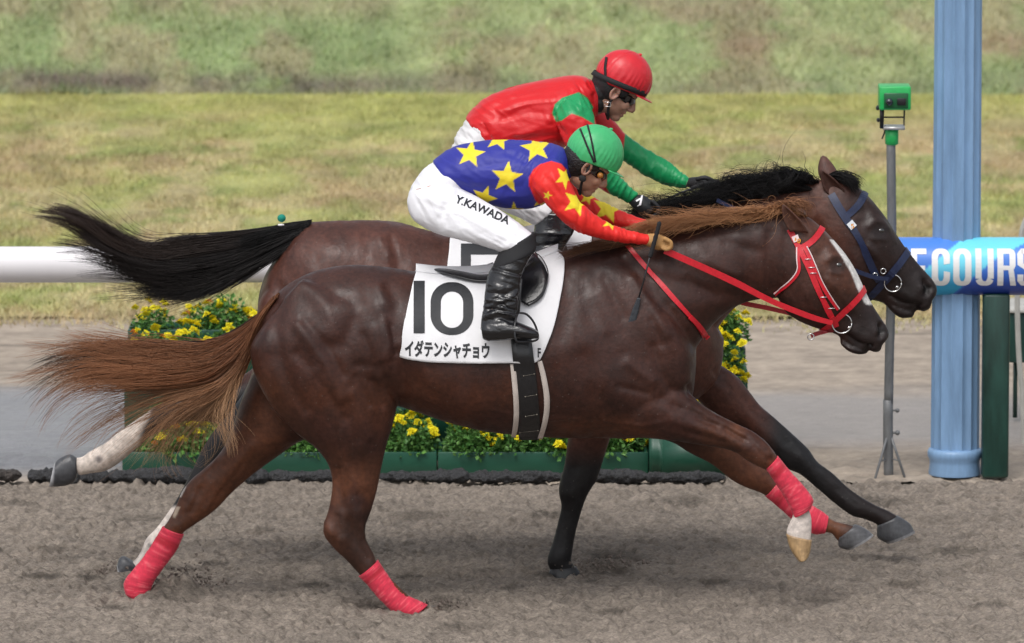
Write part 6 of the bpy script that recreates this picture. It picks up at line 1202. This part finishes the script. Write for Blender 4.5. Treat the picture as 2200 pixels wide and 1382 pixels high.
V, F = fuse(hp + [tube3([PX(1270, 220, Y2), PX(1290, 215, Y2), T2((-.02, 0, -.06))], (.06, .056, .052), 16), loft(shrink(torso2, .86), Y2), loft(shrink(pelvis2, .86), Y2)] + [loft(shrink(q, .8), Y2) for q in (armN2, armF2, thN2, mirr(thN2), shN2, mirr(shN2), ftN2, mirr(ftN2), palmN2, palmF2)], .0045, 4)
V = sockets(V, F, T2, M2); mesh('body', V, F, m_skin, p2, cols=skincol(V, F, T2, M2, (.43, .24, .17), (.34, .12, .10)))
hv = fuse([ellip(T2((-.028, 0, -.022)), (.085, .080, .085), 16, 24, M2), ellip(T2((-.05, 0, -.078)), (.052, .06, .065), 16, 24, M2), ellip(T2((.012, -.062, -.02)), (.040, .020, .030), 12, 16, M2), ellip(T2((.012, .062, -.02)), (.04, .02, .03), 12, 16, M2), ellip(T2((-.035, 0, -.12)), (.05, .055, .05), 12, 16, M2)], .005, 4); mesh('neck_scarf', hv[0], hv[1], mat('black scarf cloth', (.014, .014, .016), .6, bump=.8, bscale=60, bdist=.006), p2)
earpart(T2, M2, 1, p2, (.38, .2, .15)); earpart(T2, M2, 1, p2, (.38, .2, .15), 1)
m_capr = mat('red cap cover', (.62, .018, .03), .36, namp=.15, nscale=9, bump=.35, bscale=40, bdist=.004)
T2 = helmetgear(p2, M2, hc2, 1.0, m_capr, [([(1304, 124), (1301, 145), (1302, 168)], 5)], m_gog, True)
mp = MB(); mp.tube([T2(q) for q in cr([(0, -.082, -.075), (.004, -.076, -.09), (.014, -.060, -.115), (.03, -.045, -.138), (.045, 0, -.152), (.03, .045, -.138)], 4)], .0060, 8); mp.build('chin_strap', m_matte, p2)
a = T2((-.004, -.088, -.100)); mp = MB(); mp.tube([a + np.array(q) @ np.eye(3) for q in ((-.012, 0, -.008), (.012, 0, -.012), (.014, 0, .006), (-.010, 0, .010), (-.012, 0, -.008))], .0014, 6); mp.build('chin_buckle', m_steel, p2)
r2 = (.62, .014, .018); g2_ = (.012, .30, .10)
gp_ = [(1186, 244), (1192, 224), (1208, 210), (1244, 198), (1262, 210), (1276, 232), (1278, 268), (1250, 252), (1228, 244), (1206, 260), (1195, 262)]
def col_s2(V, x, y):
    c = np.tile(np.array(r2), (len(V), 1)); dY = V[:, 1] - Y2; g = sstep(1, -1, polysdf(x, y, gp_)) * (dY < -.09); g = np.maximum(g, sstep(1292, 1296, x - .6 * (y - 390)) * (dY < 0) * (y > 330)); g = np.maximum(g, sstep(1341, 1344, x + .12 * (y - 292)) * (dY > 0)); c = lerp3(c, g2_, g)
    st = sstep(1.5, 0, np.abs(x - 1040 + .0 * y - .55 * (y - 264))) * sstep(264, 266, y) * sstep(345, 340, y) * .25; return c * (1 - st[:, None])
WS2 = [([(1040, 266), (1056, 302), (1080, 340)], 4, -.006), ([(1090, 200), (1060, 250)], 8, -.004), ([(1075, 240), (1120, 220), (1190, 215)], 6, .005), ([(1080, 255), (1140, 240), (1190, 250)], 5, -.006), ([(1120, 290), (1180, 260)], 6, .005), ([(1110, 300), (1200, 290)], 5, -.005), ([(1235, 170), (1255, 200), (1268, 225)], 4, -.006), ([(1250, 168), (1268, 200)], 3, .005), ([(1190, 240), (1195, 262), (1215, 290)], 4, -.007), ([(1215, 215), (1245, 235)], 5, .004), ([(1225, 210), (1262, 240)], 3, -.004), ([(1240, 260), (1236, 290)], 4, -.004), ([(1255, 262), (1252, 290)], 4, .004), ([(1350, 300), (1375, 330)], 4, -.004), ([(1380, 320), (1400, 370)], 4, .004), ([(1400, 330), (1440, 360)], 5, -.004), ([(1430, 360), (1420, 392)], 3, .003), ([(1450, 370), (1442, 398)], 3, -.004), ([(1462, 376), (1455, 400)], 3, .003), ([(1310, 380), (1325, 405)], 4, -.003), ([(1340, 400), (1330, 420)], 3, .003), ([(1030, 235), (1100, 205)], 5, .004), ([(1130, 190), (1210, 180)], 6, -.003)]
V, F = fuse([loft(torso2, Y2), loft(armN2, Y2), loft(armF2, Y2)], .0048, 7); V = sculpt(V, F, WS2); V = folds(V, F, [(1100, 270, 70, -8, 24, .0055, 21), (1180, 300, 40, 20, 18, .005, 22), (1225, 240, 34, 75, 15, .005, 23), (1265, 200, 25, 60, 11, .005, 24), (1390, 345, 45, 115, 16, .0035, 25), (1450, 380, 26, 110, 8, .004, 26), (1335, 405, 30, 120, 12, .004, 27), (1045, 240, 40, 40, 16, .005, 28)]); x, y = PROJ(V); mesh('racing_silk_shirt', V, F, silk('red and green silk', .36), p2, cols=col_s2(V, x, y))
V, F = fuse([loft([(1266, 172, 1266, 262, .10, 0), (1276, 174, 1276, 256, .085, 0), (1284, 184, 1285, 248, .072, 0)], Y2)], .005, 3); mesh('collar', V, F, mat('red collar', (.55, .014, .02), .5), p2)
V, F = fuse([loft(pelvis2, Y2), loft(thN2, Y2), loft(mirr(thN2), Y2)], .006, 7); V = sculpt(V, F, [([(985, 290), (1010, 300), (1050, 320)], 5, -.006), ([(980, 320), (1020, 325), (1055, 340)], 5, .005), ([(1000, 260), (1030, 300)], 5, -.004), ([(1150, 420), (1180, 440)], 5, -.004), ([(1130, 450), (1170, 455)], 4, .004)]); V = folds(V, F, [(1000, 300, 40, 45, 10, .007, 31), (1150, 440, 30, 40, 8, .006, 32)]); mesh('breeches', V, F, mat('off white breeches', (.72, .71, .72), .65, bump=.3, bscale=40, bdist=.005), p2)
boot([loft(shN2, Y2), loft(ftN2, Y2)], p2, [([(1148, 500), (1232, 505)], 3, .004), ([(1145, 530), (1215, 522)], 3, -.004)]); boot([loft(mirr(shN2), Y2), loft(mirr(ftN2), Y2)], p2, [])
m_bgl = mat('black glove', (.012, .012, .014), .5, bump=.5, bscale=90, bdist=.003)
capsule_hand('glove', palmN2, Y2, [[(1400, 432, Y2 - .20 + .024 * k), (1414, 446, Y2 - .20 + .023 * k), (1412, 460, Y2 - .195 + .022 * k), (1398, 466, Y2 - .19 + .022 * k)] for k in range(4)], [(1380, 430, Y2 - .12), (1396, 436, Y2 - .115), (1408, 448, Y2 - .12)], m_bgl, p2)
capsule_hand('glove', palmF2, Y2, [[(1522, 386, Y2 + .06 + .024 * k), (1537, 392, Y2 + .06 + .023 * k), (1538, 402, Y2 + .065 + .022 * k), (1526, 408, Y2 + .07 + .022 * k)] for k in range(4)], [(1496, 386, Y2 + .06), (1514, 382, Y2 + .05), (1530, 388, Y2 + .055)], m_bgl, p2)
wh = empty('whip', PX(1500, 400, Y2 + .14), 'black riding whip lying along the far glove of the red-clad jockey', 'whip')
mp = MB(); mp.tube(cr([PX(1486, 405, Y2 + .05), PX(1510, 396, Y2 + .045), PX(1545, 390, Y2 + .045)], 5), .0095, 10); mp.build('handle', m_matte, wh)
mp = MB(); mp.tube([PX(1486, 405, Y2 + .05), PX(1440, 424, Y2 + .08), PX(1400, 440, Y2 + .11)], (.005, .004, .004), 8); mp.build('shaft', m_leather, wh)
# white emblem on the near glove: a slanting stroke with a crossing foot
V, F = lettering(polyletter([[(.35, .05), (.62, .1), (.8, 1), (.6, .95)], [(0, .55), (.1, .42), (.62, .62), (.6, .78)], [(.15, .0), (.62, .1), (.6, .2), (.3, .12)]]), lambda u, v: on(bvh(*loft(palmN2, Y2, 20, 3)), .004, Y2 - .2)(1366 + 15 * u, 443 - 22 * v), 2, 3); mesh('emblem', V, F, m_rail, p2, smooth=False)
# ================================================================ kicked up sand
g = np.random.default_rng(77); V = []; F = []; C = []
for px, py, n, sx, sz, Y0 in ((390, 1262, 420, .07, .05, .24), (345, 1290, 120, .08, .02, .25), (1300, 1215, 180, .09, .02, .78), (945, 1305, 120, .06, .012, -.12), (235, 1235, 120, .03, .03, .8)):
    c = PX(px, py, Y0)
    for i in range(n):
        u, v = g.normal(0, 1, 2); z = c[2] + v * sz * (1 - .35 * min(2.5, abs(u))) ; p = np.array((c[0] + u * sx + .35 * v * sx, Y0 + g.normal(0, .05), max(.012, z + .02 * g.random()))); r = .0022 + .0045 * g.random() ** 3; b = len(V)
        o = g.normal(0, .3, (4, 3)) * r; q = np.array(((1, 1, 1), (-1, -1, 1), (-1, 1, -1), (1, -1, -1))) * r + o + p; V += list(q); F += [(b, b + 1, b + 2), (b, b + 3, b + 1), (b, b + 2, b + 3), (b + 1, b + 3, b + 2)]; C += [np.array((.16, .13, .11)) * g.uniform(.6, 1.4)] * 4
tag(mesh('flying_sand', V, F, mat('damp sand grains', attr='col', rough=.9), cols=np.array(C), smooth=False), 'dark sand thrown up behind the hooves', 'sand', kind='stuff')
